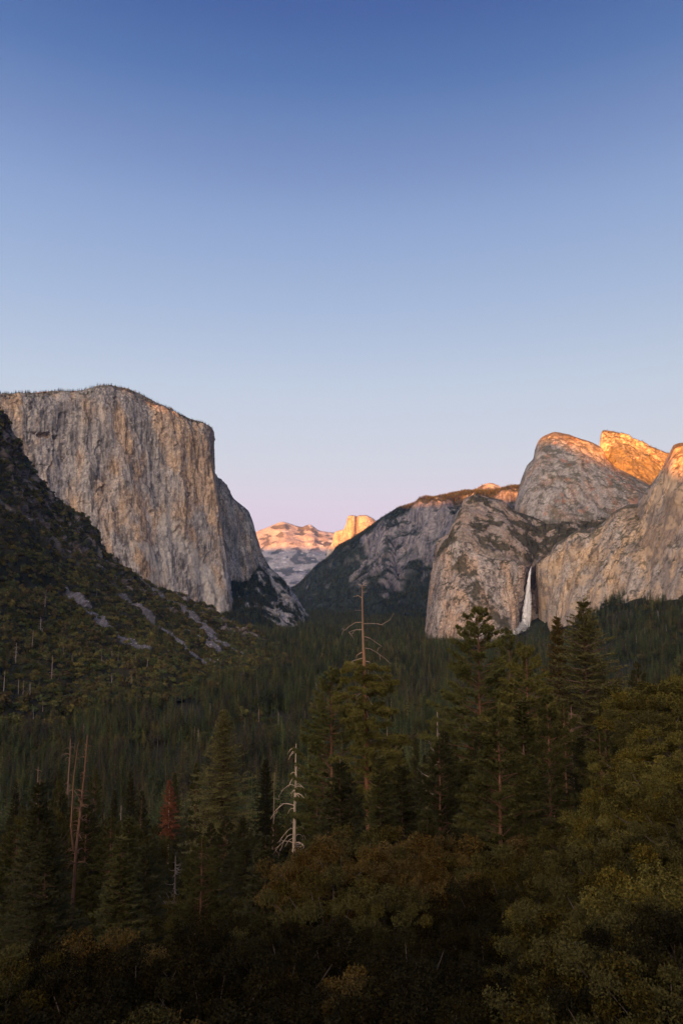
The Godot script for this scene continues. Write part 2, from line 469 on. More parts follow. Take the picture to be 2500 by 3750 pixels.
	displace(sd, func(p: Vector3, _n: Vector3, _r: float) -> float: return na.get_noise_3dv(p / 120.0) * 12.0)
	paint(sd, func(p: Vector3, _n: Vector3, r: float, u: float) -> Color:
		var c := granite(p, 120.0, Color(0.52, 0.46, 0.38), Color(0.54, 0.44, 0.32), 0.4, 0.4, 0.3)
		var wood := sstep(1.25, 1.8, r + absf(u - 0.52) * 2.2 + na.get_noise_3dv(p / 160.0) * 0.9)
		return c.lerp(Color(0.06, 0.055, 0.03) * (1.0 + na.get_noise_3dv(p / 30.0) * 0.9), wood * 0.8))
	finish(sd, "summit_dome", rock, "bare rounded summit dome lit by the sun above the wooded ridge", "mountain")
	S.sd = sd

	# lower rock on the right, with the brushy shelf and the alcove of the waterfall
	var lc := sheet([
		[[1625, 2020, 3700], [1612, 2000, 3300], [1600, 2060, 3150], [1580, 2180, 3050], [1560, 2370, 3000]],
		[[1610, 1985, 3500], [1605, 1986, 3000], [1594, 2050, 2860], [1572, 2180, 2800], [1548, 2370, 2760]],
		[[1650, 1955, 3500], [1648, 1954, 2980], [1634, 2020, 2780], [1612, 2170, 2700], [1600, 2370, 2640]],
		[[1675, 1885, 3500], [1672, 1889, 3020], [1662, 1990, 2770], [1645, 2160, 2680], [1640, 2370, 2590]],
		[[1700, 1830, 3550], [1699, 1833, 3060], [1690, 1975, 2760], [1680, 2150, 2660], [1680, 2370, 2560]],
		[[1736, 1814, 3550], [1736, 1817, 3100], [1735, 2000, 2750], [1735, 2160, 2660], [1735, 2370, 2560]],
		[[1775, 1822, 3550], [1775, 1826, 3100], [1775, 2030, 2740], [1775, 2175, 2660], [1775, 2370, 2570]],
		[[1838, 1835, 3550], [1838, 1839, 3110], [1835, 2046, 2740], [1830, 2180, 2670], [1825, 2370, 2590]],
		[[1885, 1872, 3600], [1885, 1877, 3130], [1880, 2054, 2745], [1868, 2180, 2690], [1858, 2370, 2620]],
		[[1925, 1888, 3600], [1925, 1890, 3150], [1914, 2064, 2760], [1900, 2180, 2720], [1880, 2370, 2660]],
		[[1965, 1905, 3600], [1965, 1908, 3150], [1930, 2072, 2800], [1918, 2185, 2800], [1902, 2365, 2750]],
		[[2000, 1920, 3600], [2000, 1922, 3150], [1944, 2074, 2840], [1938, 2190, 2850], [1930, 2355, 2800]],
		[[2050, 1912, 3600], [2050, 1914, 3150], [1962, 2066, 2840], [1962, 2190, 2850], [1962, 2350, 2800]],
		[[2170, 1908, 3600], [2170, 1910, 3200], [2050, 2010, 2960], [2040, 2190, 2900], [2040, 2350, 2850]],
		[[2340, 1880, 3600], [2340, 1880, 3200], [2200, 1950, 3050], [2190, 2150, 3000], [2190, 2350, 2950]],
	], 300, [8, 100, 70, 80], 0.45)
	displace(lc, func(p: Vector3, _n: Vector3, r: float) -> float:
		var k := sstep(0.7, 1.1, r)
		return k * relief(p, 15.0, 80.0, lerpf(0.4, 0.12, sstep(1.9, 2.1, r))) + na.get_noise_3dv(p / 30.0) * 3.0)
	var alcove := PackedVector3Array([px(1945, 2072, 2830), px(1925, 2180, 2800), px(1900, 2330, 2720)])
	var shelf := PackedVector3Array([px(1690, 2080, 2720), px(1750, 2180, 2660), px(1840, 2290, 2620)])
	paint(lc, func(p: Vector3, n: Vector3, r: float, u: float) -> Color:
		var c := granite(p, 50.0, Color(0.43, 0.37, 0.33), Color(0.52, 0.37, 0.265), 0.42, 0.85, 0.3)
		var brush := sstep(-0.1, 0.22, na.get_noise_3dv(p / 110.0 + Vector3(3, 3, 3)) * 1.3 + na.get_noise_3dv(p / 25.0) * 0.7 + 0.02 + 0.45 * sstep(0.5, 0.68, u)) * (1.0 - sstep(1.85, 2.05, r + na.get_noise_3dv(p / 50.0) * 0.2))
		brush = maxf(brush * 0.88, sstep(0.5, 0.7, n.y + na.get_noise_3dv(p / 50.0) * 0.4) * 0.85 * sstep(1.8, 2.1, r))
		var e := line_dist(p, shelf) + na.get_noise_3dv(p / 45.0) * 60.0
		brush = maxf(brush, 0.85 * (1.0 - sstep(14.0, 40.0, e)))
		if r < 2.0:
			c = c.lerp(Color(0.26, 0.2, 0.15), 0.5)
		c = c.lerp(Color(0.06, 0.055, 0.03) * (1.0 + na.get_noise_3dv(p / 14.0) * 0.8), brush)
		var wet := 1.0 - sstep(40.0, 80.0, line_dist(p, alcove) + na.get_noise_3dv(p / 20.0) * 26.0)
		return c.lerp(Color(0.07, 0.055, 0.058) * (1.0 + na.get_noise_3dv(p / 12.0) * 0.9), wet * 0.92 * sstep(1.9, 2.1, r)))
	finish(lc, "granite_rock", rock, "broad granite rock with a brushy shelf beside the waterfall", "cliff")
	S.lc = lc

	# leaning wall at the right-hand edge
	var lt := sheet([
		[[1990, 2060, 3100], [1962, 2070, 2860], [1958, 2180, 2840], [1972, 2330, 2800]],
		[[1985, 2055, 3050], [1966, 2064, 2780], [1964, 2180, 2760], [1980, 2330, 2720]],
		[[1985, 2050, 3000], [1974, 2058, 2730], [1976, 2170, 2690], [2010, 2320, 2640]],
		[[2012, 2026, 3000], [2010, 2030, 2710], [2015, 2150, 2660], [2040, 2310, 2590]],
		[[2032, 1994, 3000], [2030, 1999, 2700], [2040, 2120, 2640], [2062, 2300, 2560]],
		[[2074, 1968, 3000], [2074, 1973, 2670], [2080, 2100, 2600], [2095, 2290, 2510]],
		[[2112, 1944, 2950], [2112, 1948, 2650], [2115, 2080, 2560], [2130, 2280, 2470]],
		[[2157, 1942, 2950], [2157, 1947, 2610], [2160, 2070, 2530], [2170, 2270, 2430]],
		[[2202, 1920, 2900], [2202, 1925, 2580], [2205, 2060, 2490], [2215, 2260, 2380]],
		[[2253, 1872, 2900], [2253, 1877, 2550], [2255, 2040, 2440], [2262, 2245, 2330]],
		[[2297, 1852, 2900], [2297, 1857, 2520], [2300, 2030, 2400], [2310, 2235, 2280]],
		[[2330, 1848, 2900], [2330, 1853, 2500], [2332, 2020, 2370], [2340, 2225, 2250]],
		[[2355, 1815, 2900], [2355, 1819, 2480], [2360, 2010, 2350], [2365, 2220, 2220]],
		[[2393, 1762, 2900], [2393, 1768, 2460], [2395, 1985, 2310], [2400, 2210, 2170]],
		[[2425, 1716, 2900], [2425, 1722, 2440], [2427, 1960, 2280], [2432, 2205, 2130]],
		[[2446, 1670, 2900], [2446, 1676, 2430], [2450, 1945, 2260], [2456, 2200, 2095]],
		[[2464, 1635, 2900], [2464, 1640, 2420], [2470, 1930, 2240], [2480, 2195, 2060]],
		[[2486, 1626, 2900], [2486, 1631, 2410], [2492, 1915, 2220], [2502, 2190, 2030]],
		[[2540, 1622, 2900], [2540, 1628, 2380], [2545, 1900, 2180], [2550, 2180, 1980]],
		[[2720, 1650, 2850], [2720, 1655, 2280], [2720, 1900, 2080], [2720, 2160, 1880]],
	], 270, [8, 110, 80], 0.4)
	displace(lt, func(p: Vector3, _n: Vector3, r: float) -> float:
		return relief(p, 15.0 * sstep(0.7, 1.2, r) + 2.0, 75.0, 0.13))
	paint(lt, func(p: Vector3, n: Vector3, r: float, u: float) -> Color:
		var warmth := 0.62 + 0.3 * na.get_noise_3dv(p / 160.0)
		var c := granite(p, 48.0, Color(0.45, 0.375, 0.31), Color(0.6, 0.42, 0.26), warmth, 0.9, 0.3)
		var dark := sstep(0.0, 0.3, na.get_noise_3dv(Vector3(p.x, p.y * 0.35, p.z) / 130.0 + Vector3(0, 11, 0)) + 0.3 * sstep(0.4, 0.7, u) - 0.35 * absf(r - 1.55))
		c = c.lerp(Color(0.21, 0.16, 0.125) * (1.0 + na.get_noise_3dv(Vector3(p.x, p.y * 0.1, p.z) / 9.0) * 0.6), dark * 0.65)
		c = c.lerp(Color(0.42, 0.36, 0.31), sstep(2.2, 2.55, r + na.get_noise_3dv(p / 70.0) * 0.6) * 0.4)
		var tan_patch := sstep(0.18, 0.34, na.get_noise_3dv(p / 90.0 + Vector3(50, 0, 9)))
		c = c.lerp(Color(0.58, 0.42, 0.27), tan_patch * 0.6)
		var wet := 1.0 - sstep(26.0, 60.0, line_dist(p, alcove) + na.get_noise_3dv(p / 20.0) * 26.0)
		c = c.lerp(Color(0.07, 0.055, 0.058), wet * 0.85)
		return c.lerp(BRUSH * 1.4, sstep(0.5, 0.75, n.y + na.get_noise_3dv(p / 25.0) * 0.5) * 0.75))
	finish(lt, "leaning_wall", rock, "warm tan leaning granite wall rising from the forest slope beside the waterfall", "cliff")
	S.lt = lt

	# middle rock above the shelf
	var mc := sheet([
		[[1890, 1840, 4300], [1886, 1846, 3800], [1880, 1900, 3650], [1875, 1990, 3500]],
		[[1897, 1795, 4300], [1897, 1800, 3720], [1890, 1870, 3540], [1884, 1990, 3420]],
		[[1908, 1752, 4300], [1908, 1757, 3680], [1902, 1850, 3480], [1897, 1990, 3350]],
		[[1928, 1705, 4300], [1928, 1710, 3660], [1922, 1820, 3450], [1918, 1990, 3300]],
		[[1951, 1680, 4300], [1951, 1685, 3660], [1946, 1800, 3430], [1942, 1990, 3270]],
		[[1957, 1648, 4300], [1957, 1653, 3670], [1954, 1790, 3430], [1952, 1990, 3260]],
		[[1970, 1616, 4300], [1970, 1621, 3690], [1968, 1780, 3425], [1970, 1990, 3240]],
		[[1986, 1600, 4300], [1986, 1605, 3700], [1986, 1770, 3420], [1990, 1990, 3220]],
		[[2030, 1584, 4300], [2030, 1588, 3720], [2035, 1760, 3420], [2040, 1990, 3190]],
		[[2081, 1593, 4300], [2081, 1597, 3710], [2085, 1760, 3420], [2095, 1985, 3190]],
		[[2112, 1604, 4300], [2112, 1608, 3700], [2120, 1760, 3420], [2130, 1980, 3200]],
		[[2163, 1620, 4300], [2163, 1624, 3700], [2170, 1770, 3420], [2180, 1970, 3220]],
		[[2200, 1640, 4300], [2200, 1644, 3700], [2210, 1785, 3420], [2225, 1960, 3240]],
		[[2216, 1676, 4200], [2216, 1680, 3690], [2245, 1795, 3420], [2265, 1950, 3260]],
		[[2259, 1718, 4200], [2259, 1722, 3670], [2295, 1808, 3410], [2315, 1935, 3270]],
		[[2329, 1750, 4100], [2329, 1754, 3640], [2350, 1825, 3400], [2375, 1920, 3280]],
		[[2382, 1778, 4000], [2382, 1782, 3600], [2402, 1842, 3400], [2450, 1910, 3280]],
		[[2480, 1826, 4000], [2480, 1830, 3600], [2482, 1862, 3400], [2510, 1910, 3300]],
	], 240, [8, 90, 80], 0.4)
	displace(mc, func(p: Vector3, _n: Vector3, r: float) -> float:
		return relief(p, 18.0 * sstep(0.7, 1.15, r) + 2.0, 115.0, 0.14))
	paint(mc, func(p: Vector3, n: Vector3, r: float, u: float) -> Color:
		var c := granite(p, 58.0, Color(0.365, 0.33, 0.3), Color(0.42, 0.305, 0.235), 0.3 + 0.1 * u, 0.6, 0.3)
		var red := sstep(0.12, 0.3, na.get_noise_3dv(p / 100.0 + Vector3(4, 80, 1)) - absf(u - 0.72) * 0.9)
		c = c.lerp(Color(0.4, 0.2, 0.12), red * 0.7)
		var brush := sstep(0.58, 0.8, n.y + na.get_noise_3dv(p / 60.0) * 0.4)
		brush = maxf(brush, (1.0 - sstep(1.05, 1.4, r + na.get_noise_3dv(p / 50.0) * 0.6)) * 0.5)
		brush = maxf(brush, 0.9 * sstep(2.45, 2.8, r + na.get_noise_3dv(p / 90.0) * 0.5))
		return c.lerp(BRUSH * 1.6 * (1.0 + na.get_noise_3dv(p / 15.0) * 0.6), brush * 0.65))
	finish(mc, "granite_peak", rock, "grey granite peak standing above the brushy shelf, sunlit only along its crest", "mountain")
	S.mc = mc

	# higher peak behind, in full sun
	cols = []
	for e in [[2140, 1740], [2180, 1690], [2194, 1650], [2197, 1600], [2203, 1580], [2214, 1577], [2246, 1583], [2285, 1596], [2320, 1610], [2348, 1621], [2406, 1647], [2438, 1657], [2464, 1661], [2560, 1680], [2680, 1720]]:
		var k: float = clampf((e[0] - 2200.0) / 60.0, 0.0, 1.0)
		cols.append([[e[0], e[1] + 4, 4500], [e[0], e[1], 4180], [e[0] + 6, e[1] + lerpf(90, 55, k), lerpf(4100, 4040, k)], [e[0] + 20, e[1] + 150, lerpf(3980, 3860, k)], [e[0] + 30, 1900, 3650]])
	var hc := sheet(cols, 170, [6, 40, 44, 40], 0.35)
	displace(hc, func(p: Vector3, _n: Vector3, r: float) -> float:
		return relief(p, 17.0 * sstep(0.7, 1.15, r) + 2.0, 58.0, 0.35))
	paint(hc, func(p: Vector3, n: Vector3, r: float, _u: float) -> Color:
		var c := granite(p, 55.0, Color(0.42, 0.375, 0.32), Color(0.5, 0.39, 0.28), 0.5, 0.7, 0.12)
		var brush := sstep(1.5, 2.0, r + na.get_noise_3dv(p / 60.0) * 0.9 + na.get_noise_3dv(p / 20.0) * 0.6) * 0.75
		brush = maxf(brush, sstep(0.5, 0.75, n.y + na.get_noise_3dv(p / 25.0) * 0.5) * 0.8)
		return c.lerp(Color(0.1, 0.085, 0.03) * (1.0 + na.get_noise_3dv(p / 14.0) * 0.9), brush))
	finish(hc, "sunlit_peak", rock, "orange sunlit peak with a square-cut end behind the grey peak", "mountain")
	S.hc = hc

	# brushy talus slope in front of the monolith
	var ls := sheet([
		[[-420, 1250, 1943], [-420, 1180, 1541], [-420, 1700, 1206], [-440, 2300, 938], [-470, 3150, 643]],
		[[-150, 1500, 2211], [-150, 1395, 1849], [-150, 1780, 1608], [-160, 2150, 1273], [-220, 2940, 764]],
		[[-50, 1560, 2278], [-50, 1480, 1943], [-50, 1790, 1715], [-60, 2130, 1380], [-100, 2870, 817]],
		[[0, 1620, 2345], [0, 1536, 2010], [0, 1800, 1782], [0, 2120, 1461], [0, 2815, 871]],
		[[48, 1680, 2385], [48, 1600, 2077], [55, 1840, 1836], [65, 2130, 1514], [100, 2770, 925]],
		[[98, 1770, 2439], [98, 1690, 2144], [110, 1890, 1903], [130, 2160, 1581], [200, 2735, 978]],
		[[199, 1900, 2573], [199, 1840, 2278], [215, 1990, 2037], [255, 2195, 1715], [400, 2665, 1079]],
		[[263, 1940, 2613], [263, 1882, 2332], [285, 2030, 2090], [330, 2215, 1769], [480, 2635, 1126]],
		[[311, 1950, 2653], [311, 1902, 2385], [335, 2050, 2131], [390, 2230, 1809], [555, 2612, 1172]],
		[[359, 2030, 2720], [359, 1982, 2439], [390, 2100, 2198], [445, 2250, 1863], [620, 2590, 1219]],
		[[398, 2080, 2760], [398, 2038, 2479], [440, 2140, 2238], [505, 2272, 1903], [685, 2572, 1273]],
		[[478, 2130, 2814], [478, 2093, 2546], [530, 2180, 2291], [590, 2295, 1970], [750, 2550, 1340]],
		[[558, 2180, 2881], [558, 2149, 2613], [610, 2220, 2358], [665, 2320, 2037], [805, 2530, 1407]],
		[[678, 2225, 2881], [678, 2198, 2626], [715, 2260, 2399], [770, 2342, 2104], [885, 2495, 1541]],
		[[757, 2260, 2881], [757, 2238, 2626], [790, 2290, 2412], [840, 2357, 2157], [945, 2470, 1635]],
		[[845, 2300, 2814], [845, 2278, 2586], [870, 2320, 2412], [910, 2370, 2198], [1005, 2452, 1742]],
		[[960, 2355, 2613], [960, 2342, 2412], [970, 2362, 2305], [990, 2392, 2171], [1065, 2436, 1849]],
		[[1070, 2420, 2278], [1070, 2408, 2171], [1072, 2414, 2131], [1080, 2420, 2077], [1120, 2430, 1943]],
	], 330, [8, 70, 90, 90], 0.5)
	displace(ls, func(p: Vector3, _n: Vector3, r: float) -> float:
		var k := sstep(0.5, 1.0, r)
		var rocky := 1.0 - sstep(1.6, 2.4, r)
		return k * (na.get_noise_3dv(p / 150.0) * 26.0 + nr.get_noise_3dv(Vector3(p.x, p.y * 0.5, p.z) / 60.0) * (5.0 + 9.0 * rocky) + na.get_noise_3dv(p / 16.0) * 2.5))
	S.scree = []
	for pr in [[[470, 2085, 9.0], [560, 2165, 13.0], [660, 2225, 16.0], [740, 2290, 17.0], [800, 2345, 14.0], [880, 2410, 12.0]],
		[[690, 2310, 6.0], [760, 2350, 10.0], [828, 2398, 9.0]],
		[[455, 2195, 7.0], [540, 2270, 9.0], [610, 2330, 10.0], [690, 2385, 16.0], [760, 2425, 18.0]],
		[[195, 2105, 6.0], [225, 2135, 8.0], [252, 2165, 5.0]],
		[[270, 2195, 5.0], [330, 2250, 9.0], [400, 2300, 16.0], [470, 2350, 22.0], [510, 2370, 16.0]]]:
		var pts := PackedVector3Array()
		var w := 0.0
		for e in pr:
			pts.append(on_sheet(ls, e[0], e[1]))
			w += e[2] / pr.size() * 1.9
		S.scree.append([pts, w])
	paint(ls, func(p: Vector3, n: Vector3, r: float, _u: float) -> Color:
		var c := Color(0.05, 0.044, 0.026).lerp(Color(0.034, 0.036, 0.018), na.get_noise_3dv(p / 40.0) + 0.5)
		var crag := sstep(0.05, 0.3, na.get_noise_3dv(p / 70.0 + Vector3(8, 1, 5)) * 1.2 + 0.5 * (0.62 - n.y)) * (1.0 - sstep(1.9, 2.6, r))
		c = c.lerp(granite(p, 30.0, Color(0.19, 0.165, 0.145), Color(0.27, 0.2, 0.14), 0.3, 1.0, 0.25), crag * 0.9)
		for l in S.scree:
			var e: float = line_dist(p, l[0]) + na.get_noise_3dv(p / 22.0) * 11.0
			if e < l[1] * 1.3:
				var st := Color(0.2, 0.19, 0.19) * (0.6 + 1.3 * absf(na.get_noise_3dv(p / 5.0)) + 0.4 * na.get_noise_3dv(p / 40.0))
				c = c.lerp(st, 1.0 - sstep(l[1] * 0.75, l[1] * 1.3, e))
		return c)
	finish(ls, "talus_slope", rock, "steep brushy talus slope with grey scree chutes below the monolith", "slope")
	S.ls = ls

# mountain range behind the viewer, which the low sun clears only for the highest ground
func build_range() -> void:
	var t0 := -8000.0
	var te := tan(sun_el)
	var along := Vector3(sin(sun_az), 0, -cos(sun_az))
	var across := Vector3(cos(sun_az), 0, sin(sun_az))
	# where the shadow's edge lies on the mountains: [px, py, distance], with what it spares or covers
	var seen := [[820, 2000, 15000], [950, 2006, 14500], [1080, 2006, 14500], [1210, 2006, 14300], [1235, 2008, 12950], [1330, 2005, 12700], [1395, 1990, 12700],
		[-200, 1395, 2900], [0, 1416, 3050], [183, 1402, 3200], [290, 1404, 3280], [400, 1392, 3380], [560, 1440, 3500], [771, 1520, 3720],
		[1470, 1862, 6600], [1514, 1852, 6480], [1616, 1846, 6250], [1700, 1838, 6150], [1800, 1836, 6050], [1900, 1830, 5950],
		[1985, 1612, 3690], [2040, 1612, 3680], [2100, 1640, 3650], [2160, 1680, 3600], [2300, 1755, 3900], [2420, 1790, 3850], [2470, 1735, 2380], [2540, 1745, 2330], [2800, 1850, 2300]]
	var edge := []
	for e in seen:
		var p := px(e[0], e[1], e[2])
		edge.append([p.dot(across), p.y + (p.dot(along) - t0) * te])
	edge.sort_custom(func(a, b): return a[0] < b[0])
	edge.push_front([edge[0][0] - 5000.0, edge[0][1]])
	edge.append([edge[-1][0] + 1500.0, edge[-1][1] - 120.0])
	edge.append([edge[-1][0] + 4000.0, edge[-1][1] - 120.0])
	var cols := []
	for e in edge:
		var h: float = e[1]
		var p: Vector3 = along * t0 + across * float(e[0])
		cols.append([p + along * 3200 - Vector3(0, 60, 0), p + along * 1500 + Vector3(0, h * 0.45, 0), p + Vector3(0, h, 0), p - along * 1500 + Vector3(0, h * 0.5, 0), p - along * 3400 - Vector3(0, 60, 0)])
	# rows here run from the valley side to the far side
	var s := sheet(cols, 420, [10, 14, 14, 10], 0.0)
	displace(s, func(p: Vector3, _n: Vector3, r: float) -> float: return na.get_noise_3dv(p / 500.0) * 90.0 * minf(1.0, absf(r - 2.0)))
	paint(s, func(p: Vector3, _n: Vector3, _r: float, _u: float) -> Color: return Color(0.05, 0.055, 0.03).lerp(Color(0.2, 0.18, 0.15), sstep(0.1, 0.35, na.get_noise_3dv(p / 300.0))))
	finish(s, "hills", mat(Color.WHITE), "wooded hills to the west that hide the low sun from the valley", "hills")

# ------------------------------------------------------------------ plants

class Tris:
	var v := PackedVector3Array()
	var c := PackedColorArray()
	func tri(a: Vector3, b: Vector3, d: Vector3, col: Color) -> void:
		v.append(a); v.append(b); v.append(d)
		c.append(col); c.append(col); c.append(col)
	func mesh() -> ArrayMesh:
		var arr := []
		arr.resize(Mesh.ARRAY_MAX)
		arr[Mesh.ARRAY_VERTEX] = v
		arr[Mesh.ARRAY_COLOR] = c
		var me := ArrayMesh.new()
		me.add_surface_from_arrays(Mesh.PRIMITIVE_TRIANGLES, arr)
		return me

func tube(t: Tris, pts: PackedVector3Array, r0: float, r1: float, sides: int, col: Color, mottle := 0.35) -> void:
	var last := PackedVector3Array()
	var n := pts.size()
	for k in n:
		var dir := (pts[mini(k + 1, n - 1)] - pts[maxi(k - 1, 0)]).normalized()
		var side := dir.cross(Vector3(0.31, 0.2, 0.93)).normalized()
		var other := dir.cross(side)
		var r := lerpf(r0, r1, float(k) / (n - 1))
		var ring := PackedVector3Array()
		for i in sides:
			var a := TAU * i / sides
			ring.append(pts[k] + (side * cos(a) + other * sin(a)) * r)
		if k > 0:
			for i in sides:
				var j := (i + 1) % sides
				var q := col * (1.0 + rng.randf_range(-mottle, mottle))
				t.tri(last[i], ring[i], last[j], q)
				t.tri(last[j], ring[i], ring[j], q)
		last = ring

func rvec() -> Vector3:
	return Vector3(rng.randf_range(-1, 1), rng.randf_range(-1, 1), rng.randf_range(-1, 1))

func vary(lo: float, hi: float) -> Color:     # foliage tint round white: brightness and a little hue
	var b := rng.randf_range(lo, hi)
	var w := rng.randf_range(-0.16, 0.16)
	return Color(b * (1.0 + w), b, b * (1.0 - w * 0.6))

# small conifer of height 1: [trunk, crown]
func conifer_pair(sd: int, whorls: int, per: int, tufts: int, R: float, y0: float, full: float) -> Array:
	rng.seed = sd
	var tr := Tris.new()
	var cr := Tris.new()
	var pts := PackedVector3Array()
	for k in 5:
		pts.append(Vector3(rng.randf_range(-0.004, 0.004), k * 0.245, rng.randf_range(-0.004, 0.004)))
	tube(tr, pts, 0.013, 0.002, 5, Color(0.11, 0.075, 0.055))
	for w in whorls:
		var t := float(w) / (whorls - 1)
		var prof := R * pow(1.0 - t, full) * minf(1.0, 0.55 + t * 4.0) + 0.008
		var a0 := rng.randf() * TAU
		for b in per:
			var az := a0 + TAU * b / per + rng.randf_range(-0.5, 0.5)
			var y := lerpf(y0, 0.985, t) + rng.randf_range(-0.5, 0.5) / whorls
			var L := prof * rng.randf_range(0.55, 1.25)
			var axis := Vector3(cos(az), lerpf(-0.3, 0.45, t) + rng.randf_range(-0.15, 0.15), sin(az)).normalized()
			var side := axis.cross(Vector3.UP).normalized()
			var root := Vector3(0, y, 0)
			if tufts == 1:
				var tip := root + axis * L
				var mid := root + axis * L * 0.55 - Vector3(0, 0.012, 0)
				var col := vary(0.6, 1.4)
				tip.y -= L * 0.12
				cr.tri(root, mid + side * L * 0.34, tip, col)
				cr.tri(root, tip, mid - side * L * 0.34, vary(0.6, 1.4))
				cr.tri(mid + Vector3(0, 0.02, 0), tip, mid - Vector3(0, 0.03, 0) - side * L * 0.15, vary(0.6, 1.4))
			else:
				for k in tufts:
					var f := lerpf(0.2, 1.0, float(k) / (tufts - 1))
					var p := root + axis * L * f + rvec() * L * 0.13 - Vector3(0, L * f * f * 0.15, 0)
					var q := L * rng.randf_range(0.2, 0.38) * (1.15 - 0.45 * f)
					for e in 2:
						var o := (axis * rng.randf_range(0.2, 1.0) + side * rng.randf_range(-1.0, 1.0) + Vector3(0, rng.randf_range(-0.5, 0.25), 0)).normalized()
						var x := (o.cross(Vector3.UP) + rvec() * 0.5).normalized()
						cr.tri(p - x * q * 0.36, p + o * q, p + x * q * 0.36, vary(0.55, 1.45))
	return [tr, cr]

# bush or round tree crown of radius 1 resting on y = 0
func dome_mesh(sd: int, clumps: int, leaves: int, leaf: float, tall: float) -> Tris:
	rng.seed = sd
	var t := Tris.new()
	for k in clumps:
		var a := rng.randf() * TAU
		var e := acos(rng.randf_range(0.0, 1.0))
		var dir := Vector3(sin(e) * cos(a), cos(e) * tall, sin(e) * sin(a))
		var p := dir * rng.randf_range(0.45, 0.85) + Vector3(0, 0.12, 0)
		var r := rng.randf_range(0.2, 0.4)
		var tint := rng.randf_range(0.75, 1.25)
		for l in leaves:
			var q := p + rvec().normalized() * r * rng.randf_range(0.6, 1.05)
			var x := rvec().normalized() * leaf
			var y := (q - p).cross(x).normalized() * leaf
			var col := vary(0.65, 1.35) * tint
			t.tri(q - x, q + y, q + x * 0.8 - y * 0.5, col)
	return t

# bare dead tree of height 1
func snag_mesh(sd: int, n: int, reach: float, droop: float, y0: float, thick: float, fork := false) -> Array:
	rng.seed = sd
	var t := Tris.new()
	var limbs := Tris.new()
	var wood := Color(1, 1, 1)
	var pts := PackedVector3Array()
	var lean := rvec() * 0.02
	for k in 9:
		var f := k / 8.0
		pts.append(Vector3(lean.x * f + rng.randf_range(-0.003, 0.003), f, lean.z * f + rng.randf_range(-0.003, 0.003)))
	tube(t, pts, thick, thick * 0.22, 6, wood)
	if fork:
		tube(t, PackedVector3Array([Vector3(0, 0.62, 0), Vector3(-0.012, 0.7, 0.004), Vector3(-0.016, 0.85, 0.0), Vector3(-0.01, 0.97, 0)]), thick * 0.5, thick * 0.12, 5, wood)
	for k in n:
		var f := rng.randf_range(y0, 0.97)
		var az := rng.randf() * TAU
		var L := reach * (1.08 - f * 0.8) * rng.randf_range(0.3, 1.2)
		var out := Vector3(cos(az), 0, sin(az))
		var root := Vector3(lean.x * f, f, lean.z * f)
		var b := PackedVector3Array([root])
		for q in range(1, 5):
			var g := q / 4.0
			b.append(root + out * L * g + Vector3(0, L * (0.28 * sin(g * 2.2) * signf(-droop) * -1.0 - droop * g * g), 0) + rvec() * L * 0.035)
		tube(limbs, b, thick * 0.26 * rng.randf_range(0.6, 1.2), thick * 0.06, 4, wood)
		if L > reach * 0.4:
			for e in 2:
				var m := b[rng.randi_range(2, 4)]
				tube(limbs, PackedVector3Array([m, m + (out * 0.4 + rvec()) * L * 0.16 - Vector3(0, droop * L * 0.1, 0), m + (out * 0.6 + rvec()) * L * 0.28 - Vector3(0, droop * L * 0.3, 0)]), thick * 0.1, thick * 0.04, 3, wood)
	return [t, limbs]

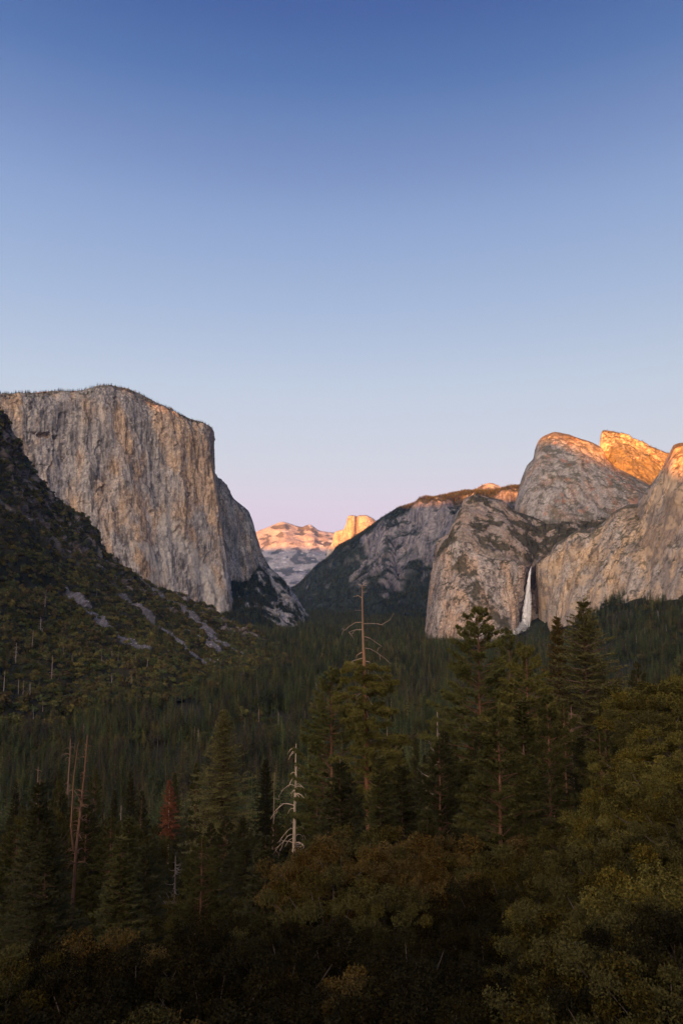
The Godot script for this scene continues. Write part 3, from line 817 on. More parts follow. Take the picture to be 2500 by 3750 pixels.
# large tree close to the overlook, real size: [trunk, branches, crown]
func big_conifer(sd: int, H: float, R: float, y0: float, y1: float, kind: String, bare := 0.0) -> Array:
	rng.seed = sd
	var tr := Tris.new()
	var br := Tris.new()
	var cr := Tris.new()
	var bark := Color(0.2, 0.105, 0.065) if kind == "pine" else Color(0.14, 0.09, 0.065)
	var pts := PackedVector3Array()
	for k in 13:
		pts.append(Vector3(rng.randf_range(-0.05, 0.05), H * k / 12.0, rng.randf_range(-0.05, 0.05)))
	tube(tr, pts, H * 0.0115, 0.05, 8, bark)
	var y := y0 * H
	var top := y1 * H
	while y < top:
		var t := (y - y0 * H) / (top - y0 * H)
		var prof := pow(minf(1.0, (1.0 - t) * (1.8 if kind == "pine" else 1.45)), 0.66 if kind == "pine" else 0.78) * minf(1.0, 0.6 + t * 3.0)
		var nb := 4 if kind == "pine" else 6
		var a0 := rng.randf() * TAU
		for b in nb:
			if rng.randf() < (0.16 if kind == "pine" else 0.04):
				continue
			var az := a0 + TAU * b / nb + rng.randf_range(-0.4, 0.4)
			var L := R * prof * rng.randf_range(0.55, 1.18) + 0.35
			var lift := (rng.randf_range(-0.05, 0.3) + t * 0.35) if kind == "pine" else (rng.randf_range(-0.28, 0.05) + t * 0.75)
			var axis := Vector3(cos(az), lift, sin(az)).normalized()
			var side := axis.cross(Vector3.UP).normalized()
			var root := Vector3(0, y + rng.randf_range(-0.3, 0.3), 0)
			var bend := rng.randf_range(-0.06, 0.16) if kind == "pine" else rng.randf_range(-0.14, 0.06)
			var path := PackedVector3Array()
			for k in 4:
				var f := k / 3.0
				path.append(root + axis * L * f + Vector3(0, bend * L * f * f, 0))
			tube(br, path, 0.03 + L * 0.009, 0.012, 4, bark * (0.8 if rng.randf() > bare else 2.6))
			if rng.randf() < bare:
				continue
			if kind == "pine":
				var m := int(7 + L * 6.5)
				for k in m:
					var f := lerpf(0.32, 1.0, sqrt(rng.randf()))
					var p := root + axis * L * f + Vector3(0, bend * L * f * f, 0) + side * rng.randf_range(-1, 1) * L * 0.24 * (1.2 - f) + Vector3(0, rng.randf_range(-0.1, 0.4), 0)
					var dir := (axis * 0.6 + side * rng.randf_range(-0.5, 0.5) + Vector3(0, 0.7, 0)).normalized()
					var tint := rng.randf_range(0.7, 1.3)
					for e in 13:
						var o := (dir * 0.75 + rvec()).normalized() * rng.randf_range(0.32, 0.58)
						var x := o.cross(rvec()).normalized() * 0.075
						cr.tri(p - x, p + o, p + x, vary(0.7, 1.35) * tint)
			else:
				var m := int(6 + L * 6.0)
				for k in m:
					var f := lerpf(0.12, 1.0, rng.randf())
					var p := root + axis * L * f + Vector3(0, bend * L * f * f, 0) + side * rng.randf_range(-1, 1) * L * 0.3 * (1.15 - f)
					var tint := rng.randf_range(0.7, 1.3)
					for e in 5:
						var o := (axis * rng.randf_range(0.1, 0.9) + side * rng.randf_range(-1, 1) + Vector3(0, rng.randf_range(-0.55, 0.3), 0)).normalized() * rng.randf_range(0.3, 0.62)
						var x := o.cross(Vector3.UP + rvec() * 0.6).normalized() * 0.11
						cr.tri(p - x, p + o, p + x, vary(0.65, 1.4) * tint)
		y += rng.randf_range(0.5, 0.85) if kind == "pine" else rng.randf_range(0.45, 0.7)
	return [tr, br, cr]

# broad oak, real size, crown about 12 m across: [limbs, crown]
func oak_pair(sd: int, clumps: int, leaves: int, leaf: float) -> Array:
	rng.seed = sd
	var tr := Tris.new()
	var cr := Tris.new()
	var bark := Color(0.09, 0.07, 0.055)
	tube(tr, PackedVector3Array([Vector3(0, -0.5, 0), Vector3(0.1, 1.4, 0), Vector3(-0.1, 3.0, 0.1)]), 0.36, 0.26, 8, bark)
	for k in clumps:
		var a := k * 2.39996 + rng.randf_range(-0.3, 0.3)
		var e := acos(lerpf(1.0, -0.35, (k + 0.5) / clumps))
		var far := rng.randf_range(0.5, 1.12)
		var p := Vector3(sin(e) * cos(a) * 5.2, cos(e) * 3.6, sin(e) * sin(a) * 5.2) * far + Vector3(0, 5.2, 0)
		var mid := Vector3(0, 3.2, 0).lerp(p, 0.5) + rvec() * 0.5
		tube(tr, PackedVector3Array([Vector3(0, 2.8, 0), mid, p]), 0.1, 0.02, 4, bark * rng.randf_range(0.8, 1.8))
		var r := rng.randf_range(0.55, 1.25)
		var tint := rng.randf_range(0.45, 1.5)
		var gold := rng.randf() < 0.4
		for g in int(leaves / 9.0):
			var dir := rvec().normalized()
			var twig := p + Vector3(dir.x, dir.y * (0.75 if dir.y > 0.0 else 0.3), dir.z) * r * pow(rng.randf_range(0.2, 1.0), 0.4)
			var tw := rng.randf_range(0.75, 1.25) * tint
			for l in 9:
				var q := twig + rvec() * 0.24
				var x := rvec().normalized() * leaf * rng.randf_range(0.7, 1.3)
				var y := x.cross(rvec()).normalized() * leaf * 0.55
				var col := vary(0.35, 1.75) * tw
				if gold:
					col = col * Color(1.35, 1.15, 0.8)
				cr.tri(q - x, q + y, q + x, col)
				cr.tri(q - x, q + x, q - y, col)
	return [tr, cr]

func many(called: String, mesh: Mesh, m: Material, at: Array, tints: Array, parent: Node3D) -> void:
	var mm := MultiMesh.new()
	mm.transform_format = MultiMesh.TRANSFORM_3D
	mm.use_colors = true
	mm.mesh = mesh
	mm.instance_count = at.size()
	for k in at.size():
		mm.set_instance_transform(k, at[k])
		mm.set_instance_color(k, tints[k])
	var o := MultiMeshInstance3D.new()
	o.name = called
	o.multimesh = mm
	o.material_override = m
	parent.add_child(o, true)

func join(a: Tris, b: Tris) -> Tris:
	var t := Tris.new()
	t.v = a.v + b.v
	t.c = a.c + b.c
	return t

const NEEDLE := Color(0.046, 0.055, 0.022)

func needle_tint(p: Vector3) -> Color:
	var r := rng.randf() + na.get_noise_3dv(p / 160.0) * 0.5
	var b := rng.randf_range(0.4, 1.75)
	if r < 0.62: return Color(0.07, 0.084, 0.026) * b
	if r < 0.86: return Color(0.115, 0.1, 0.028) * b
	return Color(0.088, 0.07, 0.038) * b

func upright(p: Vector3, h: float, wide: float) -> Transform3D:
	var b := Basis(Vector3.UP, rng.randf() * TAU).scaled(Vector3(h * wide, h, h * wide))
	b = Basis(Vector3(1, 0, 0).rotated(Vector3.UP, rng.randf() * TAU), rng.randf_range(0.0, 0.03)) * b
	return Transform3D(b, p)

# random points on a sheet, about one in each SPACING x SPACING metres of map
func strew(s: Sheet, spacing: float, ok: Callable) -> Array:
	var out := []
	for j in s.nv - 1:
		for i in s.nu - 1:
			var k := j * s.nu + i
			var a := s.v[k]
			var u := s.v[k + 1] - a
			var w := s.v[k + s.nu] - a
			var n := absf(u.x * w.z - u.z * w.x) / (spacing * spacing)
			var cnt := int(n) + (1 if rng.randf() < n - int(n) else 0)
			for q in cnt:
				var p := a + u * rng.randf() + w * rng.randf()
				if ok.call(p, s.n[k], s.row[j], s.c[k], float(i) / s.nu):
					out.append(p)
	return out

var leaf_mats := []
var conifers := []       # [trunk mesh, crown mesh] of the single trees
var trees_all := []      # every conifer on the valley floor: [point, height, width, nearness]

func valley_trees() -> void:
	var d := 330.0
	while d < 6600.0:
		var gap := 8.2 if d < 1300.0 else (9.5 if d < 3000.0 else 12.5)
		var lo := -0.5 * d - 40.0
		var hi := 0.5 * d + 40.0
		if d < 1930.0:
			lo = maxf(lo, lerpf(-450.0, -100.0, sstep_lin(790.0, 1930.0, d)) - 10.0)
		elif d < 2660.0:
			lo = -100.0 - (d - 1930.0) * 0.47
		elif d < 3400.0:
			lo = -0.165 * d
		else:
			lo = -0.05 * d - 30.0
		if d > 2700.0:
			hi = minf(hi, 0.12 * d)
		elif d > 1980.0:
			hi = minf(hi, ((2500.0 - (d - 2030.0) / 620.0 * 510.0) - 1250.0) / FOCAL * d + 25.0)
		var x := lo
		while x < hi:
			var qx := x + rng.randf_range(-0.5, 0.5) * gap
			var qd := d + rng.randf_range(-0.5, 0.5) * gap
			var open := na.get_noise_2d(qx * 0.006, qd * 0.006)
			if rng.randf() < 0.92 and open > (-0.3 if d > 900.0 else -0.42):
				var h := rng.randf_range(14.0, 34.0) * (1.0 + 0.5 * open)
				if rng.randf() < 0.14:
					h *= 1.35
				trees_all.append([Vector3(qx, ground(qx, -qd) - 0.5, -qd), h, rng.randf_range(0.8, 1.35)])
			x += gap
		d += gap

func sstep_lin(a: float, b: float, x: float) -> float:
	return clampf((x - a) / (b - a), 0.0, 1.0)

# top edge, in the picture, of the trees that stand close to the overlook: what lies below is hidden by them
func hidden_below(x: float) -> float:
	var e := [[-400, 2900], [60, 2960], [500, 2980], [700, 2830], [930, 2830], [1100, 2800], [1180, 2500], [1330, 2440], [1450, 2620], [1560, 2700], [1650, 2560], [1800, 2400], [2000, 2360], [2200, 2360], [2300, 2440], [2600, 2480]]
	for k in e.size() - 1:
		if x < e[k + 1][0]:
			return lerpf(e[k][1], e[k + 1][1], clampf((x - e[k][0]) / float(e[k + 1][0] - e[k][0]), 0.0, 1.0))
	return 2480.0

func single(pair: Array, called: String, at: Transform3D, m: Material, label: String, category: String, group: String, bark: Material) -> Node3D:
	var o := base(called, Vector3.ZERO)
	o.transform = at
	part("trunk", pair[0], bark, o)
	part("crown", pair[1], m, o)
	tag(o, label, category, group)
	return o

func build_forest() -> void:
	var leaf := mat(Color.WHITE, 0.8, 0.2)
	var bark := mat(Color.WHITE, 0.95, 0.1)
	for c in [[0.07, 0.082, 0.028], [0.1, 0.09, 0.03], [0.056, 0.066, 0.026], [0.09, 0.072, 0.036], [0.076, 0.094, 0.03]]:
		leaf_mats.append(mat(Color(c[0], c[1], c[2]), 0.8, 0.2))
	for k in 5:
		var p := conifer_pair(40 + k, 26, 6, 5, [0.15, 0.17, 0.13, 0.19, 0.16][k], [0.1, 0.22, 0.08, 0.16, 0.3][k], [0.8, 0.7, 0.9, 0.75, 0.65][k])
		conifers.append([p[0].mesh(), p[1].mesh()])
	var far := []
	for k in 4:
		var p := conifer_pair(60 + k, [11, 12, 10, 12][k], 6, 1, [0.15, 0.17, 0.135, 0.19][k], 0.12, [0.8, 0.7, 0.9, 0.65][k])
		for q in p[0].c.size():
			p[0].c[q] = Color(1.6, 1.3, 1.4)
		far.append(join(p[0], p[1]).mesh())
	rng.seed = 21
	valley_trees()
	# the 300 that show largest stand as single trees
	var rank := []
	for k in trees_all.size():
		var e: Array = trees_all[k]
		var p: Vector3 = e[0]
		if p.z < -1500.0:
			continue
		var q := to_px(p + Vector3(0, e[1] * 0.8, 0))
		if q.x > 10 and q.x < 2490 and q.y < hidden_below(q.x) - 10.0:
			rank.append([-p.z / e[1], k])
	rank.sort_custom(func(a, b): return a[0] < b[0])
	var alone := {}
	for k in mini(300, rank.size()):
		var e: Array = trees_all[rank[k][1]]
		alone[rank[k][1]] = true
		single(conifers[k % 5], "conifer_tree", upright(e[0], e[1], e[2]), leaf_mats[k * 7 % 5], "%s %s conifer in the dense forest on the valley floor" % ["tall" if e[1] > 29.0 else ("short" if e[1] < 21.0 else "mid-sized"), ["dark green", "olive", "blackish green", "brownish", "bright green"][k * 7 % 5]], "tree", "conifers of the valley forest", bark)
	var nearer := []
	for k in 5:
		var p := conifer_pair(40 + k, 20, 6, 4, [0.15, 0.17, 0.13, 0.19, 0.16][k], [0.1, 0.22, 0.08, 0.16, 0.3][k], [0.8, 0.7, 0.9, 0.75, 0.65][k])
		for q in p[0].c.size():
			p[0].c[q] = Color(2.2, 1.7, 1.9)
		nearer.append(join(p[0], p[1]).mesh())
	rng.seed = 22
	var na_at := [[], [], [], [], []]
	var na_tint := [[], [], [], [], []]
	var at := [[], [], [], []]
	var tint := [[], [], [], []]
	for k in trees_all.size():
		if alone.has(k):
			continue
		var e: Array = trees_all[k]
		if e[0].z > -2000.0:
			var g := rng.randi() % 5
			na_at[g].append(upright(e[0], e[1], e[2]))
			na_tint[g].append(needle_tint(e[0]))
			continue
		var r := rng.randi() % 4
		at[r].append(upright(e[0], e[1], e[2]))
		tint[r].append(needle_tint(e[0]))
	# wooded parts of the slopes and ridges
	var woods := []
	var wooded := func(_p: Vector3, n: Vector3, r: float, c: Color, _u: float) -> bool: return c.g < 0.075 and n.y > 0.2 and r > 0.75
	for p in strew(S.gb, 11.0, wooded): woods.append([p, rng.randf_range(14.0, 30.0)])
	for p in strew(S.sr, 15.0, wooded): woods.append([p, rng.randf_range(16.0, 34.0)])
	for p in strew(S.sr, 14.0, func(_p: Vector3, _n: Vector3, r: float, _c: Color, _u: float) -> bool: return r > 0.6 and r < 1.12): woods.append([p, rng.randf_range(18.0, 36.0)])
	for p in strew(S.sd, 26.0, func(_p: Vector3, _n: Vector3, r: float, c: Color, _u: float) -> bool: return r > 0.9 and c.g < 0.2): woods.append([p, rng.randf_range(14.0, 30.0)])
	for p in strew(S.lc, 10.0, func(_p: Vector3, n: Vector3, r: float, c: Color, u: float) -> bool: return c.g < 0.09 and r > 0.9 and (u > 0.6 or rng.randf() < 0.35) and n.y > 0.2): woods.append([p, rng.randf_range(6.0, 17.0)])
	for p in strew(S.mc, 14.0, func(_p: Vector3, _n: Vector3, r: float, c: Color, _u: float) -> bool: return c.g < 0.09 and r > 0.8): woods.append([p, rng.randf_range(5.0, 13.0)])
	for p in strew(S.hc, 15.0, func(_p: Vector3, _n: Vector3, r: float, c: Color, _u: float) -> bool: return (c.g < 0.14 or r < 1.05) and r > 0.8): woods.append([p, rng.randf_range(5.0, 15.0)])
	for p in strew(S.lt, 12.0, func(_p: Vector3, _n: Vector3, r: float, c: Color, _u: float) -> bool: return c.g < 0.09 and r > 1.05): woods.append([p, rng.randf_range(5.0, 12.0)])
	for p in strew(S.el, 17.0, func(_p: Vector3, n: Vector3, r: float, _c: Color, _u: float) -> bool: return n.y > 0.35 and r > 0.72 and r < 1.15): woods.append([p, rng.randf_range(9.0, 19.0)])
	for p in strew(S.ls, 21.0, func(_p: Vector3, _n: Vector3, r: float, c: Color, _u: float) -> bool: return c.g < 0.09 and (rng.randf() < 0.34 if r < 2.8 else rng.randf() < 0.95) and r > 0.9): woods.append([p, rng.randf_range(10.0, 24.0)])
	for e in woods:
		var r := rng.randi() % 4
		at[r].append(upright(e[0] - Vector3(0, 0.6, 0), e[1], rng.randf_range(0.9, 1.5)))
		tint[r].append(needle_tint(e[0]))
	# broad-leaved trees mixed into the valley forest
	var round_crowns := [dome_mesh(160, 22, 22, 0.2, 1.15).mesh(), dome_mesh(161, 18, 26, 0.19, 1.0).mesh()]
	var ra := [[], []]
	var rt := [[], []]
	for k in trees_all.size():
		var e: Array = trees_all[k]
		if alone.has(k) or na.get_noise_3dv(e[0] / 110.0 + Vector3(0, 99, 0)) < 0.1 + rng.randf() * 0.35:
			continue
		var w: float = e[1] * rng.randf_range(0.16, 0.26)
		ra[k % 2].append(Transform3D(Basis(Vector3.UP, rng.randf() * TAU).scaled(Vector3(w, w * 1.25, w)), e[0] + Vector3(rng.randf_range(-3, 3), e[1] * 0.22, rng.randf_range(-3, 3))))
		rt[k % 2].append([Color(0.1, 0.098, 0.03), Color(0.08, 0.092, 0.03), Color(0.12, 0.094, 0.034)][rng.randi() % 3] * rng.randf_range(0.7, 1.3))
	var f := base("forest", Vector3.ZERO)
	for r in 2:
		many("broadleaf_trees", round_crowns[r], leaf, ra[r], rt[r], f)
	for r in 4:
		many("conifers", far[r], leaf, at[r], tint[r], f)
	for r in 5:
		many("conifers", nearer[r], leaf, na_at[r], na_tint[r], f)
	tag(f, "far conifer forest filling the valley floor and the ridges", "forest", "", "stuff")
	print("forest ", at[0].size() * 4, " woods ", woods.size(), " ranked ", rank.size())

	# brush on the talus slope
	var bush := []
	for k in 3:
		bush.append(dome_mesh(80 + k, 18, 20, 0.2, 0.8).mesh())
	var fine := []
	for k in 3:
		fine.append(dome_mesh(90 + k, 26, 40, 0.12, 0.85).mesh())
	rng.seed = 33
	var spots := strew(S.ls, 8.0, func(p: Vector3, _n: Vector3, r: float, c: Color, _u: float) -> bool: return c.g < 0.1 and r > 0.85 and r < 3.95 and na.get_noise_3dv(p / 34.0) > -0.34)
	rank = []
	for k in spots.size():
		var q := to_px(spots[k])
		if q.x > 5 and q.x < 1100 and q.y > 1560 and q.y < 2560 and -spots[k].z < 2300.0:
			rank.append([-spots[k].z, k])
	rank.sort_custom(func(a, b): return a[0] < b[0])
	alone = {}
	var bm := []
	for c in [[0.12, 0.115, 0.034], [0.165, 0.14, 0.038], [0.095, 0.108, 0.034], [0.13, 0.1, 0.038]]:
		bm.append(mat(Color(c[0], c[1], c[2]), 0.8, 0.2))
	for k in mini(300, rank.size()):
		alone[rank[k][1]] = true
		var o := base("brush_shrub", Vector3.ZERO)
		var w := rng.randf_range(3.8, 7.0)
		o.transform = Transform3D(Basis(Vector3.UP, rng.randf() * TAU).scaled(Vector3(w, w * rng.randf_range(0.75, 1.2), w)), spots[rank[k][1]] - Vector3(0, 0.4, 0))
		var hue := rng.randi() % 4
		part("crown", fine[k % 3], bm[hue], o)
		var where := "among other brush"
		for l in S.scree:
			if line_dist(o.position, l[0]) < 45.0:
				where = "at a scree chute's edge"
		tag(o, "%s %s shrub %s on the talus slope" % ["broad" if w > 5.4 else "small", ["olive", "golden", "dark green", "brownish"][hue], where], "shrub", "shrubs on the talus slope")
	at = [[], [], []]
	tint = [[], [], []]
	for k in spots.size():
		if alone.has(k):
			continue
		var w := 3.6 + 6.5 * pow(rng.randf(), 2.0)
		var r := rng.randi() % 3
		at[r].append(Transform3D(Basis(Vector3.UP, rng.randf() * TAU).scaled(Vector3(w, w * rng.randf_range(0.75, 1.25), w)), spots[k] - Vector3(0, 0.4, 0)))
		var cc: Array = [[0.12, 0.115, 0.034], [0.165, 0.14, 0.038], [0.095, 0.108, 0.034], [0.13, 0.1, 0.038]][rng.randi() % 4]
		tint[r].append(Color(cc[0], cc[1], cc[2]) * rng.randf_range(0.5, 1.6))
	var b := base("undergrowth", Vector3.ZERO)
	for r in 3:
		many("shrubs", bush[r], leaf, at[r], tint[r], b)
	tag(b, "dense olive brush covering the upper talus slope", "brush", "", "stuff")
	print("brush ", spots.size())

	# loose stones in the scree chutes
	var st := Tris.new()
	rng.seed = 71
	var ico := [Vector3(1, 0.1, 0.2), Vector3(-0.8, 0, 0.7), Vector3(-0.3, 0.1, -1), Vector3(0.1, 0.9, 0.1), Vector3(0.6, 0.5, -0.6)]
	for e in [[0, 3, 1], [1, 3, 2], [2, 3, 4], [4, 3, 0], [0, 4, 2], [0, 1, 2]]:
		st.tri(ico[e[0]], ico[e[1]], ico[e[2]], Color.WHITE)
	var sa := []
	var sc := []
	for p in strew(S.ls, 4.2, func(_p: Vector3, _n: Vector3, r: float, c: Color, _u: float) -> bool: return c.b > 0.1 and r > 1.6):
		var w := 0.7 + 2.3 * pow(rng.randf(), 4.0)
		sa.append(Transform3D(Basis.from_euler(rvec() * 3.0).scaled(Vector3.ONE * w), p))
		sc.append(Color(0.24, 0.225, 0.225) * rng.randf_range(0.4, 1.9))
	var sn := base("rubble", Vector3.ZERO)
	many("stones", st.mesh(), bark, sa, sc, sn)
	tag(sn, "grey broken rock lying in the scree chutes", "rubble", "", "stuff")

	# dead grey trees standing in the forest and on the slope
	var sm := []
	for k in 4:
		var pr := snag_mesh(100 + k, [34, 26, 12, 44][k], [0.16, 0.13, 0.06, 0.17][k], [0.5, 0.4, 0.2, 0.7][k], 0.15, 0.017)
		sm.append([pr[0].mesh(), pr[1].mesh()])
	var grey := [mat(Color(0.42, 0.36, 0.32)), mat(Color(0.52, 0.46, 0.41)), mat(Color(0.36, 0.26, 0.21))]
	var list := []
	for e in [[115, 2350, 26, 1], [60, 2395, 24, 0], [165, 2195, 26, 3], [150, 2290, 24, 3], [357, 2145, 14, 0], [190, 2460, 30, 1], [235, 2365, 16, 0], [372, 2400, 18, 3], [435, 2390, 16, 1], [410, 2385, 16, 0], [265, 2400, 15, 3], [575, 2395, 17, 2], [583, 2425, 17, 2], [588, 2480, 15, 2], [700, 2480, 16, 3], [565, 2530, 18, 0], [500, 2390, 14, 1], [540, 2410, 14, 1], [905, 2505, 20, 2], [940, 2490, 18, 2], [945, 2580, 15, 0], [975, 2540, 15, 1], [1110, 2600, 17, 2], [1155, 2560, 16, 2], [1060, 2450, 14, 1], [770, 2580, 16, 0], [620, 2450, 16, 1], [300, 2540, 18, 0], [20, 2500, 20, 2], [660, 2470, 13, 3], [1150, 2420, 14, 1], [1420, 2500, 16, 1], [1480, 2420, 14, 2], [1560, 2540, 14, 3], [2330, 2330, 24, 1], [2410, 2240, 26, 1], [2440, 2300, 26, 2], [2300, 2260, 20, 0], [2290, 2350, 18, 0], [2360, 2300, 22, 2]]:
		list.append(e)
	for k in 46:
		list.append([rng.randf_range(60, 1560), rng.randf_range(2440, 2700), rng.randf_range(12, 19), rng.randi() % 4])
	for e in list:
		var p := Vector3.ZERO
		if e[0] < 560 and e[1] < 2500 or e[0] < 200:
			p = on_sheet(S.ls, e[0], e[1] + 35)
		else:
			var dd := 500.0
			while dd < 4000.0:
				p = px(e[0], e[1] + 40, dd)
				if p.y < ground(p.x, p.z) + 2.0:
					break
				dd += 10.0
			p.y = ground(p.x, p.z) - 0.5
		var o := base("dead_tree", Vector3.ZERO)
		var hh: float = e[2] * 1.35
		o.transform = upright(p, hh, 1.25)
		var wood: Material = grey[rng.randi() % 3]
		part("trunk", sm[e[3]][0], wood, o)
		part("branches", sm[e[3]][1], wood, o)
		tag(o, "thin grey dead tree standing among living conifers on the valley side" if e[0] >= 560 else "bare grey dead tree standing in brush on the talus slope", "dead tree", "dead trees standing in the valley")

# ------------------------------------------------------------------ waterfall

func build_fall() -> void:
	var w := base("waterfall", px(1944, 2074, 2758))
	rng.seed = 301
	var t := Tris.new()
	# strands: [px at the lip, px at the foot, half width at the lip, at the foot, how far down it starts and ends, brightness]
	var strands := [[1944, 1916, 2.6, 8.5, 0.0, 1.0, 1.0], [1945, 1921, 1.6, 4.5, 0.05, 1.0, 0.95], [1943, 1912, 1.6, 4.0, 0.12, 1.0, 0.95]]
	for k in 26:
		var a := rng.randf_range(0.1, 0.6)
		strands.append([1944.0 + rng.randf_range(-3, 3), rng.randf_range(1909, 1941), 0.5, rng.randf_range(0.7, 2.0), a, minf(1.0, a + rng.randf_range(0.25, 0.6)), rng.randf_range(0.75, 1.0)])
	for e in strands:
		var last := PackedVector3Array()
		var dz := rng.randf_range(-4.0, 4.0)
		for k in 41:
			var f := lerpf(e[4], e[5], k / 40.0)
			var y := lerpf(2074.0, 2296.0, f)
			var x := lerpf(e[0], e[1], pow(f, 0.75))
			var d := 2758.0 - 30.0 * sqrt(f) + dz
			var half: float = 1.35 * lerpf(e[2], e[3], f) * sin(clampf((k + 1.0) / 8.0, 0.0, 1.0) * PI / 2.0) * (1.0 if e[5] >= 1.0 else sin(clampf((41.0 - k) / 12.0, 0.0, 1.0) * PI / 2.0)) * (1.0 + na.get_noise_2d(k * 0.25, e[1] * 3.0) * 0.5)
			var ring := PackedVector3Array([px(x - half, y, d), px(x - half * 0.4, y, d - half), px(x + half * 0.4, y, d - half), px(x + half, y, d)])
			if k > 0:
				for i in 3:
					var col := Color(0.93, 0.94, 0.95) * float(e[6]) * (0.95 + na.get_noise_2d(i * 3.0 + k * 0.15, e[1]) * 0.25)
					t.tri(last[i] - w.position, last[i + 1] - w.position, ring[i] - w.position, col)
					t.tri(last[i + 1] - w.position, ring[i + 1] - w.position, ring[i] - w.position, col)
			last = ring
	var white := mat(Color.WHITE, 0.7, 0.3)
	part("falling_water", t.mesh(), white, w)
	# spray running down the rocks at the foot
	var sp := Tris.new()
	for k in 4200:
		var f := pow(rng.randf(), 0.8)
		var x := lerpf(1925.0, 1872.0, f) + rng.randfn() * lerpf(9.0, 5.0, f)
		var y := lerpf(2283.0, 2326.0, f) + rng.randfn() * lerpf(9.0, 3.0, f)
		var p := px(x, y, lerpf(2715.0, 2640.0, f) + rng.randf_range(-12, 12)) - w.position
		var q := rng.randf_range(0.7, 2.2)
		sp.tri(p + rvec() * q, p + rvec() * q, p + rvec() * q, Color(0.88, 0.89, 0.91) * rng.randf_range(0.7, 1.1))
	part("spray", sp.mesh(), white, w)
	tag(w, "tall thin white waterfall plunging from a notch in the granite cliffs", "waterfall")
	# rubble cone the water lands on
	var cone := sheet([
		[[1840, 2330, 2790], [1845, 2335, 2740], [1850, 2374, 2650]],
		[[1875, 2322, 2800], [1880, 2326, 2740], [1885, 2374, 2630]],
		[[1905, 2296, 2810], [1908, 2306, 2740], [1915, 2374, 2610]],
		[[1935, 2282, 2810], [1940, 2292, 2730], [1950, 2372, 2590]],
		[[1970, 2262, 2810], [1975, 2280, 2720], [1985, 2367, 2570]],
		[[2010, 2240, 2790], [2015, 2270, 2680], [2030, 2362, 2530]],
		[[2060, 2235, 2760], [2065, 2262, 2640], [2080, 2357, 2480]]], 70, [14, 30])
	displace(cone, func(p: Vector3, _n: Vector3, _r: float) -> float: return na.get_noise_3dv(p / 22.0) * 5.0)
	paint(cone, func(p: Vector3, _n: Vector3, _r: float, u: float) -> Color:
		return Color(0.05, 0.045, 0.04).lerp(Color(0.036, 0.042, 0.02), sstep(0.2, 0.5, u + na.get_noise_3dv(p / 40.0) * 0.4)) * (1.0 + na.get_noise_3dv(p / 7.0) * 0.7))
	finish(cone, "rubble_cone", mat(Color.WHITE), "dark wet rubble cone under the waterfall", "slope")
	S.cone = cone
	var m := FogMaterial.new()
	m.density = 0.02
	m.albedo = Color(0.95, 0.96, 1.0)
	for e in [[1908, 2294, 2715, 52, 34, 34], [1886, 2312, 2675, 40, 24, 30]]:
		var v := FogVolume.new()
		v.name = numbered("mist")
		v.shape = RenderingServer.FOG_VOLUME_SHAPE_ELLIPSOID
		v.size = Vector3(e[3], e[4], e[5])
		v.position = px(e[0], e[1], e[2])
		v.material = m
		add_child(v)
		tag(v, "thin white mist drifting at the waterfall's foot", "mist", "", "stuff")

# ------------------------------------------------------------------ trees near the overlook

func tree_at(x: float, top: float, d: float) -> Array:      # base point on the ground and the height up to that pixel
	var p := px(x, top, d)
	var g := ground(p.x, p.z) - 0.3
	return [Vector3(p.x, g, p.z), p.y - g]

func big_tree(x: float, top: float, d: float, sd: int, R: float, y0: float, kind: String, m: Material, label: String, bare := 0.0, called := "") -> Node3D:
	var e := tree_at(x, top, d)
	var a := big_conifer(sd, e[1], R, y0, 0.99, kind, bare)
	var o := base(called if called else ("pine_tree" if kind == "pine" else "fir_tree"), e[0])
	var bark := mat(Color.WHITE, 0.95, 0.1)
	part("trunk", a[0].mesh(), bark, o)
	part("branches", a[1].mesh(), bark, o)
	part("crown", a[2].mesh(), m, o)
	tag(o, label, "tree")
	return o

func snag_at(x: float, top: float, d: float, foot: float, sd: int, n: int, reach: float, droop: float, thick: float, col: Color, label: String, y0 := 0.12, lean := 0.0, fork := false) -> Node3D:
	var p := px(x, top, d)
	var b := px(x, foot, d)
	var g := minf(ground(b.x, b.z), b.y)
	var h := p.y - g
	var o := base("dead_tree", Vector3(p.x, g, p.z))
	o.rotation = Vector3(0, 0, lean)
	var pair := snag_mesh(sd, n, reach, droop, y0, thick, fork)
	var wood := mat(col, 0.9, 0.2)
	for q in 2:
		for k in pair[q].v.size():
			pair[q].v[k] *= h
		part(["trunk", "branches"][q], pair[q].mesh(), wood, o)
	tag(o, label, "dead tree")
	return o

